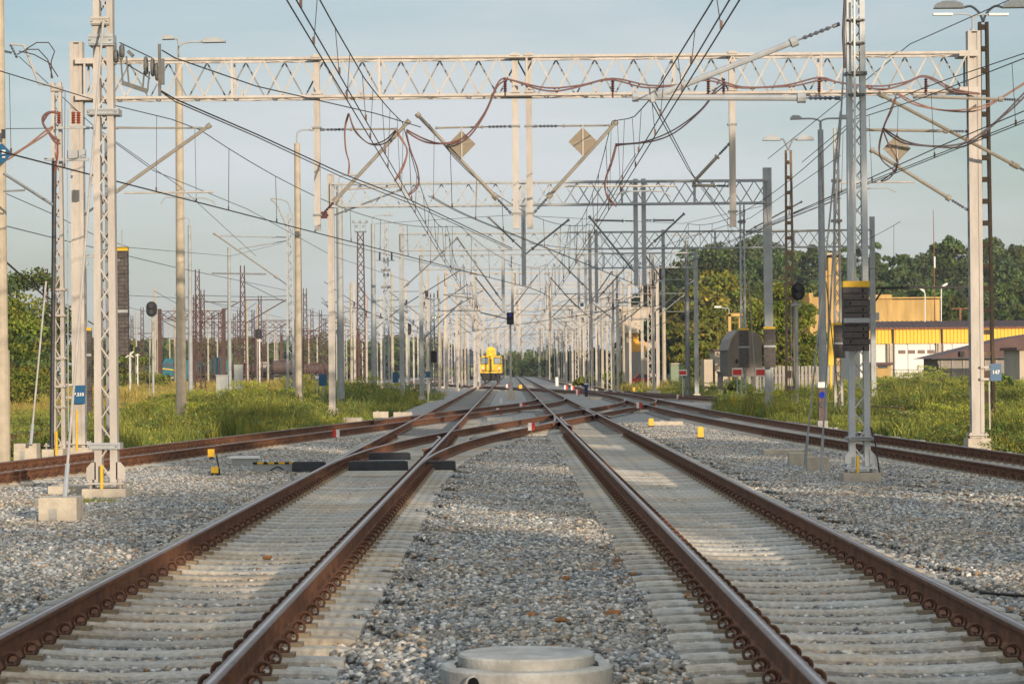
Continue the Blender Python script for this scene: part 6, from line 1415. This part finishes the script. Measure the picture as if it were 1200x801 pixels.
for k in range(88):
    px = lerp(770, 1235, k / 87) + random.uniform(-4, 4); Y = random.uniform(400, 520); top = (296 if px > 900 else 285 + (900 - px) * .15) + random.uniform(-14, 16)
    if px < 790: top += 45
    if 1060 < px: top -= 6
    sp.append((X(px, Y), Y, Z(top, Y, px), random.uniform(4.5, 7.5), DARKG if random.random() < .7 else GREENS))
for k in range(46):
    px = lerp(930, 1235, k / 45) + random.uniform(-4, 4); Y = random.uniform(330, 390); sp.append((X(px, Y), Y, Z(random.uniform(328, 362), Y, px), random.uniform(3.5, 6), GREENS if random.random() < .6 else DARKG))
forest('forest', sp, .36, 3600, 'dark green wood covering the rise at the right')
sp = []
for k in range(70):
    px = lerp(100, 520, k / 69) + random.uniform(-3, 3); Y = random.uniform(620, 760); sp.append((X(px, Y), Y, Z(random.uniform(398, 409), Y, px), random.uniform(6, 9), GREENS))
for k in range(30):
    px = lerp(520, 770, k / 29); Y = random.uniform(800, 900); sp.append((X(px, Y), Y, Z(random.uniform(413, 420), Y, px), random.uniform(7, 11), GREENS))
forest('woodland', sp, .8, 700, 'faint distant woodland along the horizon')
for i, (px, Y, h, r_, c) in enumerate([(722, 250, 1.6, 1.6, LIGHTG), (690, 255, 1.3, 1.4, YELG), (180, 280, 2.0, 2.4, YELG), (120, 240, 2.2, 2.4, GREENS), (1175, 150, 1.4, 1.6, GREENS), (860, 150, 1.2, 1.2, GREENS)]):
    tree(X(px, Y), Y, h, r_, GZ, c, ['low bush at the foot of the dense right masts', 'yellowish bush at the grass tip right of the tracks', 'yellowish shrub in the left yard grass', 'green shrub behind the left foreground mast', 'green shrub in front of the grey shed', 'low shrub in front of the arched hut'][i], .12, 2500, .05, low=0, blobs=14, name='bush')

# unseen trees added behind and right of the camera to cast evening shade
NUM = ['one', 'two', 'three', 'four', 'five', 'six', 'seven', 'eight', 'nine', 'ten', 'eleven', 'twelve', 'thirteen', 'fourteen', 'fifteen', 'sixteen', 'seventeen', 'eighteen']
for k, (x, y, h, r_) in enumerate([(23, 12, 15, 3.2), (22, 4, 14, 3.4), (24, -4, 15, 3.8), (21, -12, 13, 3.4), (23, -20, 12.6, 3.6), (22, -29, 11.5, 3.5), (24, -37, 12.3, 3.6), (22, -45, 14.5, 4.2), (24, -52, 15, 4.2), (25, -60, 15, 4.2), (22, -68, 15, 4.2)]):
    tree(x, y, h, r_, GZ, GREENS, 'broad shade-casting tree added out of view to the right, number %s of its row' % NUM[k],   .24, 3000, .25, low=.18, blobs=30, group='shade trees added out of view beside the railway')
for k, (x, y, h) in enumerate([(33, 17, 21), (34, 25, 22), (33, 33, 22), (34, 41, 20.5), (33, 49, 21), (35, 57, 22), (34, 66, 22), (35, 75, 22), (36, 86, 21), (37, 97, 21), (38, 108, 21)]):  # unseen tall row added to shade the farther portals, crowns kept high
    tree(x, y, h, 4.3, GZ, GREENS, 'tall high crowned tree added out of view for shade, number %s of its row' % NUM[k], .3, 4200, .35, low=.5, blobs=34, group='tall shade trees added out of view')

# ================================================================== haze
hz = MB(); hz.box((0, 560, 17.5), (1300, 1280, 40)); h = hz.build('haze', [], origin=(0, 560, 0)); kind(h, 'stuff')
m = bpy.data.materials.new('haze_air'); m.use_nodes = True; nt = m.node_tree; nt.nodes.clear(); o = N(nt, 'ShaderNodeOutputMaterial'); v = N(nt, 'ShaderNodeVolumePrincipled', Density=.00019, Anisotropy=.2)
v.inputs['Color'].default_value = (.92, .94, .96, 1); nt.links.new(v.outputs[0], o.inputs['Volume']); h.data.materials.append(m)
